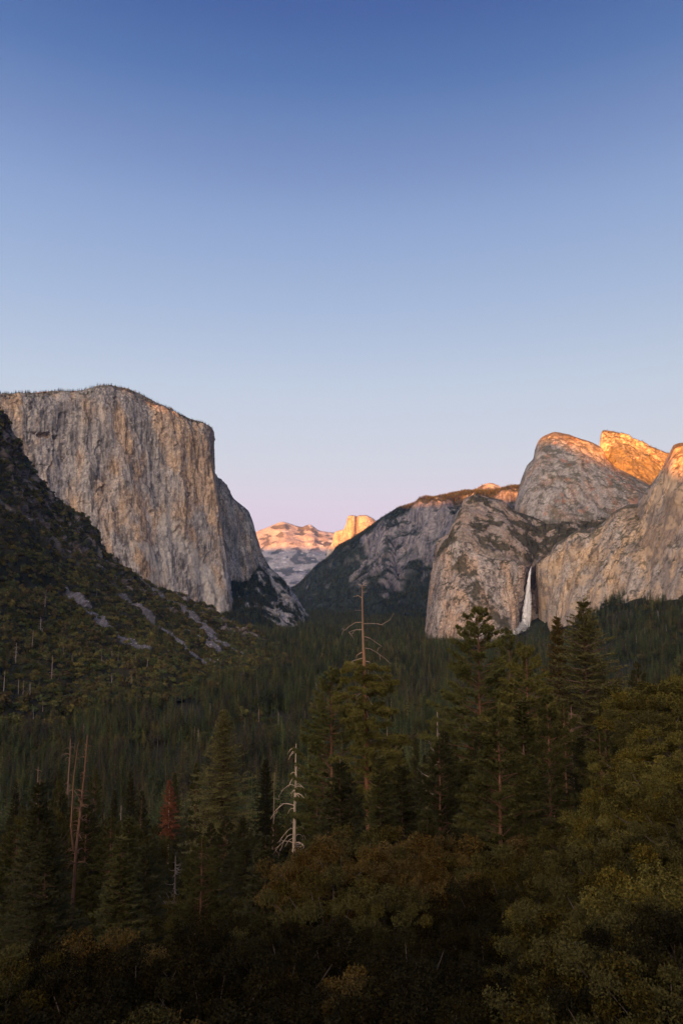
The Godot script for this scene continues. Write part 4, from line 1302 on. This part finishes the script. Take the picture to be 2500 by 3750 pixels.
func central_pine(m: Material) -> void:
	var d := 130.0
	var foot := px(1347, 2990, d)
	foot.y = minf(foot.y, ground(foot.x, foot.z))
	var o := base("dead_topped_pine", foot)
	rng.seed = 512
	var bark := mat(Color.WHITE, 0.95, 0.1)
	var tr := Tris.new()
	var line := PackedVector3Array()
	for e in [[1350, 3060], [1344, 2900], [1342, 2780], [1340, 2660], [1337, 2560], [1334, 2460], [1331, 2380], [1328, 2290], [1326, 2210], [1326, 2146]]:
		line.append(px(e[0], e[1], d) - foot)
	tube(tr, PackedVector3Array([line[0], line[1], line[2], line[3], line[4]]), 0.52, 0.34, 10, Color(0.26, 0.125, 0.07))
	tube(tr, PackedVector3Array([line[4], line[5], line[6]]), 0.34, 0.25, 9, Color(0.28, 0.15, 0.09))
	tube(tr, PackedVector3Array([line[6], line[7], line[8], line[9]]), 0.25, 0.09, 8, Color(0.34, 0.22, 0.15))
	part("trunk", tr.mesh(), bark, o)
	# bare limbs of the dead top, in pixels of an enlarged crop of the photograph
	var limbs := [[[690, 180], [650, 160], [620, 150]], [[690, 180], [722, 150], [715, 110], [740, 95]], [[718, 150], [752, 138]], [[705, 180], [755, 172]], [[690, 210], [750, 200]], [[690, 270], [750, 265]], [[685, 350], [630, 315], [545, 340]], [[630, 315], [600, 335]], [[690, 530], [585, 530]], [[690, 700], [590, 705], [510, 755], [450, 810], [420, 820], [390, 885]], [[430, 810], [410, 792], [385, 800]], [[690, 805], [590, 810], [500, 840]], [[500, 840], [545, 900], [575, 950]], [[560, 850], [540, 870], [590, 815]], [[700, 720], [810, 718], [910, 722], [1010, 745]], [[910, 722], [965, 738], [1080, 670], [1145, 570]], [[720, 905], [800, 930], [900, 1000], [970, 1045], [920, 1075], [900, 1115]], [[720, 955], [775, 957]], [[730, 1070], [800, 1080], [900, 1135], [1010, 1215], [1100, 1300]], [[940, 1165], [945, 1245]], [[690, 1130], [610, 1175], [605, 1215]], [[690, 1215], [550, 1255], [525, 1285]], [[550, 1255], [550, 1310]], [[740, 1260], [790, 1270], [805, 1320], [765, 1360], [775, 1430]], [[700, 1330], [620, 1390], [580, 1420]], [[745, 1370], [850, 1400], [950, 1490], [1000, 1560]], [[700, 1700], [610, 1760], [590, 1800]], [[765, 1760], [820, 1870], [870, 1920]], [[750, 1960], [770, 2040], [830, 2110], [845, 2170]], [[800, 2290], [880, 2325], [930, 2340]]]
	for l in limbs:
		var pts := PackedVector3Array()
		var twist := rng.randf_range(-0.6, 0.6)
		for e in l:
			var lat := (float(e[0]) - 710.0) / 3.92 / FOCAL * d
			pts.append(px(1150.0 + e[0] / 3.92, 2100.0 + e[1] / 3.92, d + lat * twist) - foot)
		var t := Tris.new()
		tube(t, pts, 0.075 if l.size() > 2 else 0.045, 0.02, 5, Color(0.36, 0.27, 0.21))
		part("dead_branch", t.mesh(), bark, o)
	# living needles: whorls from low on the trunk up to below the dead top
	var br := Tris.new()
	var cr := Tris.new()
	for w in 142:
		var f := rng.randf()
		var y := lerpf(2960.0, 2412.0, f)
		var root := px(lerpf(1346.0, 1332.0, f), y, d) - foot
		var L := lerpf(8.4, 4.6, f) * rng.randf_range(0.45, 1.1) + 0.6
		var az := rng.randf() * TAU
		if f < 0.45 and cos(az) < 0.0 and rng.randf() < 0.5:
			az = PI - az
		if w >= 96:      # short leafy limbs that cross in front of the trunk
			az = rng.randf_range(0.15, 0.85) * PI
			L = rng.randf_range(1.4, 3.2)
		var axis := Vector3(cos(az), rng.randf_range(-0.28, 0.16), sin(az)).normalized()
		var side := axis.cross(Vector3.UP).normalized()
		tube(br, PackedVector3Array([root, root + axis * L * 0.5, root + axis * L + Vector3(0, L * 0.06, 0)]), 0.07, 0.02, 4, Color(0.2, 0.11, 0.07))
		for k in int(14 + L * 11):
			var g := lerpf(0.3, 1.05, sqrt(rng.randf()))
			var p := root + axis * L * g + side * rng.randf_range(-1, 1) * L * 0.26 * (1.25 - g) + Vector3(0, rng.randf_range(-0.25, 0.45), 0)
			var dir := (axis * 0.6 + side * rng.randf_range(-0.5, 0.5) + Vector3(0, 0.6, 0)).normalized()
			var tint := rng.randf_range(0.75, 1.3)
			for e in 13:
				var q := (dir * 0.75 + rvec()).normalized() * rng.randf_range(0.32, 0.58)
				var x := q.cross(rvec()).normalized() * 0.075
				cr.tri(p - x, p + q, p + x, vary(0.7, 1.35) * tint)
	part("branches", br.mesh(), bark, o)
	part("crown", cr.mesh(), m, o)
	tag(o, "tall red-barked pine with a bare dead top above its needles", "tree")

func build_near() -> void:
	var pine := mat(Color(0.16, 0.14, 0.036), 0.75, 0.25)
	var pine2 := mat(Color(0.125, 0.122, 0.036), 0.75, 0.25)
	var fir := mat(Color(0.18, 0.16, 0.052), 0.75, 0.25)
	var cedar := mat(Color(0.17, 0.115, 0.03), 0.75, 0.25)
	var dark := mat(Color(0.055, 0.053, 0.021), 0.85, 0.15)
	var mid := mat(Color(0.085, 0.08, 0.026), 0.85, 0.15)
	central_pine(pine)
	big_tree(1215, 2452, 142, 601, 7.6, 0.1, "pine", pine2, "bushy young pine close beside the dead-topped pine")
	big_tree(1748, 2226, 122, 602, 9.2, 0.08, "pine", pine2, "tall pine with tufted open crown in front of the broad granite rock")
	big_tree(1862, 2306, 132, 603, 7.2, 0.08, "pine", pine2, "pine whose tip reaches the waterfall's foot")
	big_tree(1925, 2375, 112, 604, 7.6, 0.08, "pine", pine, "dark full pine between the waterfall pine and the tall fir")
	big_tree(2036, 2248, 150, 605, 6.0, 0.08, "fir", cedar, "narrow golden-brown cedar just beside the tall broad fir")
	big_tree(2134, 2190, 138, 606, 11.0, 0.28, "fir", fir, "tall broad fir with pale bare twigs and a long bare lower trunk", 0.2)
	big_tree(820, 2598, 185, 607, 9.4, 0.06, "fir", fir, "spire-shaped fir with pale leader rising alone from the dark valley", 0.08)
	big_tree(973, 2778, 205, 608, 4.2, 0.1, "fir", dark, "small slim fir beside the bleached dead tree")
	big_tree(1600, 2690, 135, 609, 5.2, 0.08, "fir", fir, "grey-green fir wrapped round a curly-limbed dead trunk", 0.1)
	big_tree(1470, 2800, 120, 610, 5.5, 0.05, "fir", dark, "low full fir at the dead-topped pine's foot")
	# dead trees
	snag_at(1078, 2722, 165, 3130, 701, 46, 0.26, 0.75, 0.017, Color(0.6, 0.46, 0.33), "bleached dead tree with long drooping bare limbs", 0.08)
	snag_at(2088, 2586, 108, 2900, 702, 60, 0.24, -0.25, 0.011, Color(0.27, 0.16, 0.12), "thin reddish dead tree with many upswept twigs before the broad fir", 0.08)
	snag_at(1597, 2606, 128, 2850, 703, 30, 0.22, -0.45, 0.014, Color(0.42, 0.33, 0.27), "dead trunk with curled white limbs inside the grey-green fir", 0.3)
	snag_at(262, 2692, 62, 3830, 704, 70, 0.06, 0.15, 0.0098, Color(0.2, 0.115, 0.075), "very tall leaning dead trunk with twin tips and short stubs", 0.55, -0.035, true)
	snag_at(258, 2706, 300, 2830, 705, 26, 0.2, 0.5, 0.014, Color(0.22, 0.14, 0.1), "short dead tree behind the very tall leaning trunk", 0.2)
	snag_at(146, 2808, 320, 2900, 706, 14, 0.16, 0.4, 0.014, Color(0.26, 0.16, 0.11), "stubby dead tree with a snapped top in the dark forest", 0.2)
	snag_at(446, 2950, 190, 3090, 707, 20, 0.32, 0.7, 0.014, Color(0.33, 0.25, 0.21), "crooked dead tree with arching limbs on one flank", 0.2)
	snag_at(1000, 2830, 200, 2970, 708, 6, 0.05, 0.2, 0.011, Color(0.36, 0.24, 0.17), "bare straight pole beside the slim fir", 0.2)
	snag_at(1958, 2830, 100, 2970, 709, 4, 0.1, 0.3, 0.011, Color(0.4, 0.26, 0.19), "slanting thin dead pole under the dark full pine", 0.2, -0.12)
	snag_at(645, 3130, 78, 3800, 710, 120, 0.19, -0.35, 0.011, Color(0.2, 0.17, 0.145), "dark dead fir with rows of pale upturned twigs", 0.1)
	snag_at(428, 3380, 64, 3850, 711, 24, 0.2, -0.5, 0.012, Color(0.2, 0.16, 0.13), "dark dead trunk with a few pale hooked limbs", 0.15)
	snag_at(340, 2990, 185, 3110, 712, 20, 0.14, 0.3, 0.012, Color(0.3, 0.2, 0.15), "short dead pole close behind the leaning trunk's limb", 0.2)
	snag_at(10, 2790, 260, 2900, 713, 16, 0.14, 0.4, 0.013, Color(0.3, 0.19, 0.14), "reddish dead pole rising from the shaded forest", 0.2)
	# dying tree: rust needles over a pale trunk
	var e := tree_at(622, 2858, 232)
	var a := big_conifer(620, e[1], 3.3, 0.42, 0.99, "fir", 0.15)
	var rusty := base("dying_fir", e[0])
	for k in a[0].c.size():
		a[0].c[k] = Color(0.55, 0.36, 0.24) * rng.randf_range(0.7, 1.2)
	var bark := mat(Color.WHITE, 0.95, 0.1)
	part("trunk", a[0].mesh(), bark, rusty)
	part("branches", a[1].mesh(), bark, rusty)
	part("crown", a[2].mesh(), mat(Color(0.26, 0.095, 0.04), 0.8, 0.2), rusty)
	tag(rusty, "dying fir with rust-red needles above a pale bare trunk", "tree")

	# conifers on the slope below the overlook, filling between the named ones
	rng.seed = 88
	var shapes := []
	for k in 3:
		var q := big_conifer(820 + k, 30.0, [4.4, 5.2, 4.8][k], [0.05, 0.08, 0.06][k], 0.99, ["fir", "fir", "pine"][k], 0.04)
		shapes.append([q[0].mesh(), q[1].mesh(), q[2].mesh()])
	rng.seed = 89
	var fills := []
	for f in [[40, 2990, 190], [110, 3060, 150], [200, 2930, 240], [250, 3080, 150], [330, 3020, 210], [400, 3080, 170], [500, 3010, 210], [560, 3100, 150], [520, 2900, 300], [700, 3020, 200], [690, 3130, 150], [760, 2950, 260], [900, 2960, 230], [930, 3060, 170], [1010, 3010, 190], [1060, 3120, 150], [1130, 3000, 175], [1160, 2880, 220], [60, 2860, 300], [150, 2920, 270], [300, 2880, 300], [420, 2890, 310], [600, 2960, 260], [1390, 2880, 150], [1540, 2820, 160], [1520, 2700, 230], [1450, 2690, 240], [1660, 2680, 150], [1700, 2800, 120], [1820, 2700, 120], [1980, 2600, 125], [2030, 2640, 110], [2210, 2560, 120], [2260, 2480, 170], [1250, 2800, 150], [1400, 2960, 110], [1600, 2900, 105], [1800, 2880, 100], [2000, 2850, 95], [830, 3130, 120], [980, 3170, 110], [300, 3160, 115], [170, 3170, 120], [50, 3200, 105], [430, 3200, 110], [560, 3250, 95], [700, 3270, 95], [860, 3290, 90], [30, 3380, 80], [180, 3400, 75], [330, 3420, 72], [500, 3450, 70], [120, 3560, 60], [2330, 2400, 240], [2420, 2380, 260], [2500, 2420, 220], [2180, 2420, 200], [1360, 2780, 200], [640, 2830, 330], [350, 2790, 380], [480, 2820, 340], [220, 2820, 360], [720, 2800, 360]]:
		fills.append(f)
	var limit := [[-200, 2860], [60, 2840], [280, 2850], [330, 2930], [420, 2960], [560, 3020], [620, 3070], [700, 3060], [760, 2990], [900, 2970], [1010, 2990], [1040, 3130], [1120, 3130], [1170, 2920], [1260, 2720], [1420, 2680], [1560, 2740], [1700, 2560], [2000, 2520], [2250, 2500], [2700, 2480]]
	var dd := 48.0
	while dd < 335.0:
		var step := 9.0 + dd * 0.03
		var xx := -0.55 * dd
		while xx < 0.55 * dd:
			var qx := xx + rng.randf_range(-0.45, 0.45) * step
			var qd := dd + rng.randf_range(-0.45, 0.45) * step
			xx += step
			var g := Vector3(qx, ground(qx, -qd), -qd)
			var h := rng.randf_range(13.0, 31.0)
			var lim := 2480.0
			var foot := to_px(g)
			for q in limit.size() - 1:
				if foot.x >= limit[q][0] and foot.x < limit[q + 1][0]:
					lim = lerpf(limit[q][1], limit[q + 1][1], (foot.x - limit[q][0]) / float(limit[q + 1][0] - limit[q][0]))
			lim += rng.randf_range(0.0, 110.0)
			h = minf(h, px(foot.x, lim, qd).y - g.y)
			if h > 6.0 and foot.x > -120 and foot.x < 2620 and fills.size() < 330:
				fills.append([foot.x, to_px(g + Vector3(0, h, 0)).y, qd])
		dd += step
	print("hillside ", fills.size())
	var k := 0
	for f in fills:
		var p := tree_at(f[0], f[1], f[2])
		if p[1] < 6.0:
			continue
		var h: float = minf(p[1], 46.0) / 30.0
		var o := base("hillside_conifer", p[0])
		o.rotation.y = rng.randf() * TAU
		var wide := clampf(22.0 / (30.0 * h), 0.75, 1.25)
		o.scale = Vector3(h * wide, h, h * wide)
		var sh: Array = shapes[k % 3]
		part("trunk", sh[0], bark, o)
		part("branches", sh[1], bark, o)
		var hue := rng.randi() % 4
		part("crown", sh[2], [mid, dark, mid, dark][hue], o)
		tag(o, "%s %s %s on the slope between overlook and valley floor" % ["tall" if p[1] > 26.0 else ("low" if p[1] < 15.0 else "medium"), ["olive", "dark", "green", "dark"][hue], "pine" if k % 3 == 2 else "fir"], "tree", "conifers on the overlook slope")
		k += 1

	# low brush that hides the soil between the trees of the slope
	var low := []
	for q in 3:
		low.append(dome_mesh(840 + q, 34, 50, 0.09, 0.8).mesh())
	rng.seed = 95
	var at := [[], [], []]
	var tint := [[], [], []]
	dd = 4.0
	while dd < 420.0:
		var step := 1.6 + dd * 0.012
		var xx := -0.56 * dd - 4.0
		while xx < 0.56 * dd + 4.0:
			var qx := xx + rng.randf_range(-0.5, 0.5) * step
			var qd := dd + rng.randf_range(-0.5, 0.5) * step
			xx += step
			var w := step * rng.randf_range(0.55, 1.0)
			var r := rng.randi() % 3
			at[r].append(Transform3D(Basis(Vector3.UP, rng.randf() * TAU).scaled(Vector3(w, w * rng.randf_range(0.7, 1.3), w)), Vector3(qx, ground(qx, -qd) - 0.2, -qd)))
			tint[r].append([Color(0.05, 0.046, 0.018), Color(0.062, 0.048, 0.018), Color(0.04, 0.044, 0.018)][rng.randi() % 3] * rng.randf_range(0.7, 1.2))
		dd += step
	var un := base("undergrowth", Vector3.ZERO)
	for r in 3:
		many("shrubs", low[r], mat(Color.WHITE, 0.8, 0.2), at[r], tint[r], un)
	tag(un, "dark low brush covering the soil of the overlook slope", "brush", "", "stuff")

	# oaks below the overlook wall
	var oaks := []
	for q in 3:
		var pr := oak_pair(900 + q, [40, 46, 36][q], [760, 700, 800][q], [0.095, 0.1, 0.09][q])
		oaks.append([pr[0].mesh(), pr[1].mesh()])
	var gold := mat(Color(0.155, 0.132, 0.034), 0.85, 0.12)
	var green := mat(Color(0.085, 0.075, 0.024), 0.85, 0.12)
	var brown := mat(Color(0.115, 0.08, 0.026), 0.85, 0.12)
	var painted_shade := mat(Color(0.026, 0.023, 0.01), 0.85, 0.12)  # near-black leaves: the shade low in the thicket is painted into this colour
	rng.seed = 93
	# [px, py of the crown's top, distance, leaves, label]
	var spots := []
	for f in [[2440, 2455, 44], [2530, 2440, 46], [2400, 2560, 40], [2510, 2600, 36], [2350, 2700, 38], [2450, 2740, 33], [2540, 2760, 29], [2330, 2860, 38], [2420, 2900, 30], [2525, 2930, 26], [2240, 2945, 40], [2330, 3000, 30], [2120, 3010, 42]]:
		var yellow := rng.randf() < 0.62
		spots.append([f[0], f[1], f[2], gold if yellow else green, "golden-green oak in the thicket before the forest slope" if yellow else "olive oak standing among the golden-green oaks"])
	for f in [[2330, 3110, 26], [2450, 3130, 24], [2130, 3130, 32], [2030, 3160, 34], [2240, 3210, 26], [2360, 3270, 22], [2480, 3310, 19], [2120, 3300, 26], [2000, 3330, 28], [2250, 3390, 20], [2390, 3450, 18], [2120, 3480, 21], [1980, 3510, 23], [2280, 3570, 17], [2470, 3570, 16], [2100, 3660, 18], [1950, 3690, 19]]:
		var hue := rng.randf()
		spots.append([f[0], f[1], f[2], green if hue < 0.6 else (gold if hue < 0.75 else painted_shade), "olive oak in the thicket under the golden oaks" if hue < 0.6 else ("golden oak low in the thicket" if hue < 0.75 else "oak with shade painted into its leaves under the golden oaks")])
	for row in [[3035, 46, 1190, 2000], [3120, 40, 1140, 1960], [3220, 34, 1180, 1930]]:
		var xx: float = row[2]
		while xx < row[3]:
			spots.append([xx + rng.randf_range(-25, 25), row[0] + rng.randf_range(-22, 40), row[1] + rng.randf_range(-3, 3), 0, 0])
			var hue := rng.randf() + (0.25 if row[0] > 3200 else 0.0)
			spots[-1][3] = brown if hue < 0.65 else (green if hue < 0.85 else painted_shade)
			spots[-1][4] = "russet-leaved oak below the bushy pines" if hue < 0.65 else ("olive oak between the russet oaks" if hue < 0.85 else "oak with leaves painted near black for shade between the russet oaks")
			xx += 118.0
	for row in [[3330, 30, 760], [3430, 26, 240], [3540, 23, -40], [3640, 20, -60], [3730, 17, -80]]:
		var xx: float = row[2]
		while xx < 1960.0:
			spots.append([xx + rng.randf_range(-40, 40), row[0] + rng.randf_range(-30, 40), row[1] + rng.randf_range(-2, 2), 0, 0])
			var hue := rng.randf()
			spots[-1][3] = painted_shade if hue < 0.82 else (brown if hue < 0.9 else green)  # lower rows mostly take the leaves with shade painted in
			spots[-1][4] = "oak with shade painted into its leaves low in the dense thicket" if hue < 0.82 else ("brownish oak low in the dense thicket" if hue < 0.9 else "green oak low in the dense thicket")
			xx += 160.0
	for f in [[200, 2965, 125, "low round oak at the leaning dead trunk's foot"], [470, 3005, 130, "low round oak beside the arching dead tree"], [900, 3270, 62, "green round oak in the dark hollow"], [1060, 3230, 58, "green round oak in the dark hollow"], [740, 3280, 66, "green round oak in the dark hollow"]]:
		spots.append([f[0], f[1], f[2], green, f[3]])
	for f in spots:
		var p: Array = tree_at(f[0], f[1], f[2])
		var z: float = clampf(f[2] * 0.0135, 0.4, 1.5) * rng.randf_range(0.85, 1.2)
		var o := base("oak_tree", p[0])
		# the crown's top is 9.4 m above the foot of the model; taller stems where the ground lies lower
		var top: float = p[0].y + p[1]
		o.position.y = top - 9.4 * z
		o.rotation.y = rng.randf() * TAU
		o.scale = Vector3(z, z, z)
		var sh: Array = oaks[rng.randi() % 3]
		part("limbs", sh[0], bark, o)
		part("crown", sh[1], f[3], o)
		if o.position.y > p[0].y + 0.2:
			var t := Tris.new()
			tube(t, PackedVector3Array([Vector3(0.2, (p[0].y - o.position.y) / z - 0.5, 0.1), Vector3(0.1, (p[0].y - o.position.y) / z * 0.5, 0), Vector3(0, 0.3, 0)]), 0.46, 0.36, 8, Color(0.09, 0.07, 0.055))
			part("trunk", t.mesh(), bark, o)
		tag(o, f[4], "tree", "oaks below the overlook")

# ------------------------------------------------------------------ sky and light

func sky_color(el: float, ang: float) -> Color:
	# el: degrees above the horizon; ang: degrees from the sun
	var stops := [[-2.0, Color(0.994, 0.730, 0.877)], [3.0, Color(0.994, 0.755, 0.886)], [6.6, Color(0.965, 0.812, 0.913)], [9.9, Color(0.854, 0.829, 0.905)], [15.3, Color(0.719, 0.770, 0.894)], [21.9, Color(0.492, 0.583, 0.814)], [28.3, Color(0.316, 0.408, 0.698)], [31.9, Color(0.205, 0.272, 0.562)], [36.9, Color(0.072, 0.137, 0.423)], [41.2, Color(0.023, 0.056, 0.317)], [60.0, Color(0.023, 0.059, 0.285)], [90.0, Color(0.021, 0.052, 0.258)]]
	var c: Color = stops[0][1]
	for k in stops.size() - 1:
		if el >= stops[k][0]:
			var t := clampf((el - float(stops[k][0])) / (float(stops[k + 1][0]) - float(stops[k][0])), 0.0, 1.0)
			c = (stops[k][1] as Color).lerp(stops[k + 1][1], t)
	var glow := exp(-pow(ang / 42.0, 2.0))
	return c / EXPOSURE + Color(1.0, 0.74, 0.5) * glow * 1.05

func build_sky() -> void:
	var w := 720
	var h := 360
	var im := Image.create(w, h, false, Image.FORMAT_RGBF)
	var sun := Vector3(-sin(sun_az) * cos(sun_el), sin(sun_el), cos(sun_az) * cos(sun_el))
	for y in h:
		var el := 90.0 - (y + 0.5) / h * 180.0
		for x in w:
			# the middle column of the panorama looks along +z
			var az := (x + 0.5) / w * TAU
			var dir := Vector3(sin(az) * cos(deg_to_rad(el)), sin(deg_to_rad(el)), -cos(az) * cos(deg_to_rad(el)))
			im.set_pixel(x, y, sky_color(el, rad_to_deg(dir.angle_to(sun))))
	var pm := PanoramaSkyMaterial.new()
	pm.panorama = ImageTexture.create_from_image(im)
	var sky := Sky.new()
	sky.sky_material = pm
	var e := Environment.new()
	e.background_mode = Environment.BG_SKY
	e.sky = sky
	e.tonemap_mode = Environment.TONE_MAPPER_LINEAR
	e.tonemap_exposure = EXPOSURE
	e.volumetric_fog_enabled = true
	e.volumetric_fog_density = 0.0
	e.fog_enabled = true
	e.fog_density = 0.0000185
	e.fog_light_color = Color(0.1, 0.38, 1.0).linear_to_srgb()
	e.sdfgi_enabled = true
	e.ssao_enabled = true
	e.ssil_enabled = true
	var we := WorldEnvironment.new()
	we.name = "environment"
	we.environment = e
	add_child(we)
	var l := DirectionalLight3D.new()
	l.name = "sun"
	l.light_color = Color(1.0, 0.295, 0.01).linear_to_srgb()
	l.light_energy = 1.4
	l.light_angular_distance = 0.5
	l.shadow_enabled = true
	add_child(l)
	l.look_at_from_position(Vector3.ZERO, -sun, Vector3.UP)

func _ready() -> void:
	rng.seed = 7
	na.seed = 11
	na.noise_type = FastNoiseLite.TYPE_SIMPLEX
	na.frequency = 1.0
	na.fractal_type = FastNoiseLite.FRACTAL_FBM
	na.fractal_octaves = 4
	nr.seed = 5
	nr.noise_type = FastNoiseLite.TYPE_SIMPLEX
	nr.frequency = 1.0
	nr.fractal_type = FastNoiseLite.FRACTAL_RIDGED
	nr.fractal_octaves = 3
	nc.seed = 3
	nc.noise_type = FastNoiseLite.TYPE_CELLULAR
	nc.frequency = 1.0
	nc.fractal_type = FastNoiseLite.FRACTAL_NONE
	nc.cellular_return_type = FastNoiseLite.RETURN_DISTANCE2_SUB
	ns.seed = 9
	ns.noise_type = FastNoiseLite.TYPE_SIMPLEX
	ns.frequency = 1.0
	ns.fractal_type = FastNoiseLite.FRACTAL_NONE

	nv.seed = 15
	nv.noise_type = FastNoiseLite.TYPE_CELLULAR
	nv.frequency = 1.0
	nv.fractal_type = FastNoiseLite.FRACTAL_NONE
	nv.cellular_return_type = FastNoiseLite.RETURN_CELL_VALUE

	var cam := Camera3D.new()
	cam.name = "camera"
	cam.fov = rad_to_deg(2.0 * atan(1875.0 / FOCAL))
	cam.position = Vector3(0, EYE, 0)
	cam.rotation.x = tilt
	cam.near = 0.5
	cam.far = 60000.0
	add_child(cam)
	build_sky()
	build_ground()
	build_rocks()
	build_range()
	build_forest()
	build_fall()
	build_near()
	print("built ", Time.get_ticks_msec())
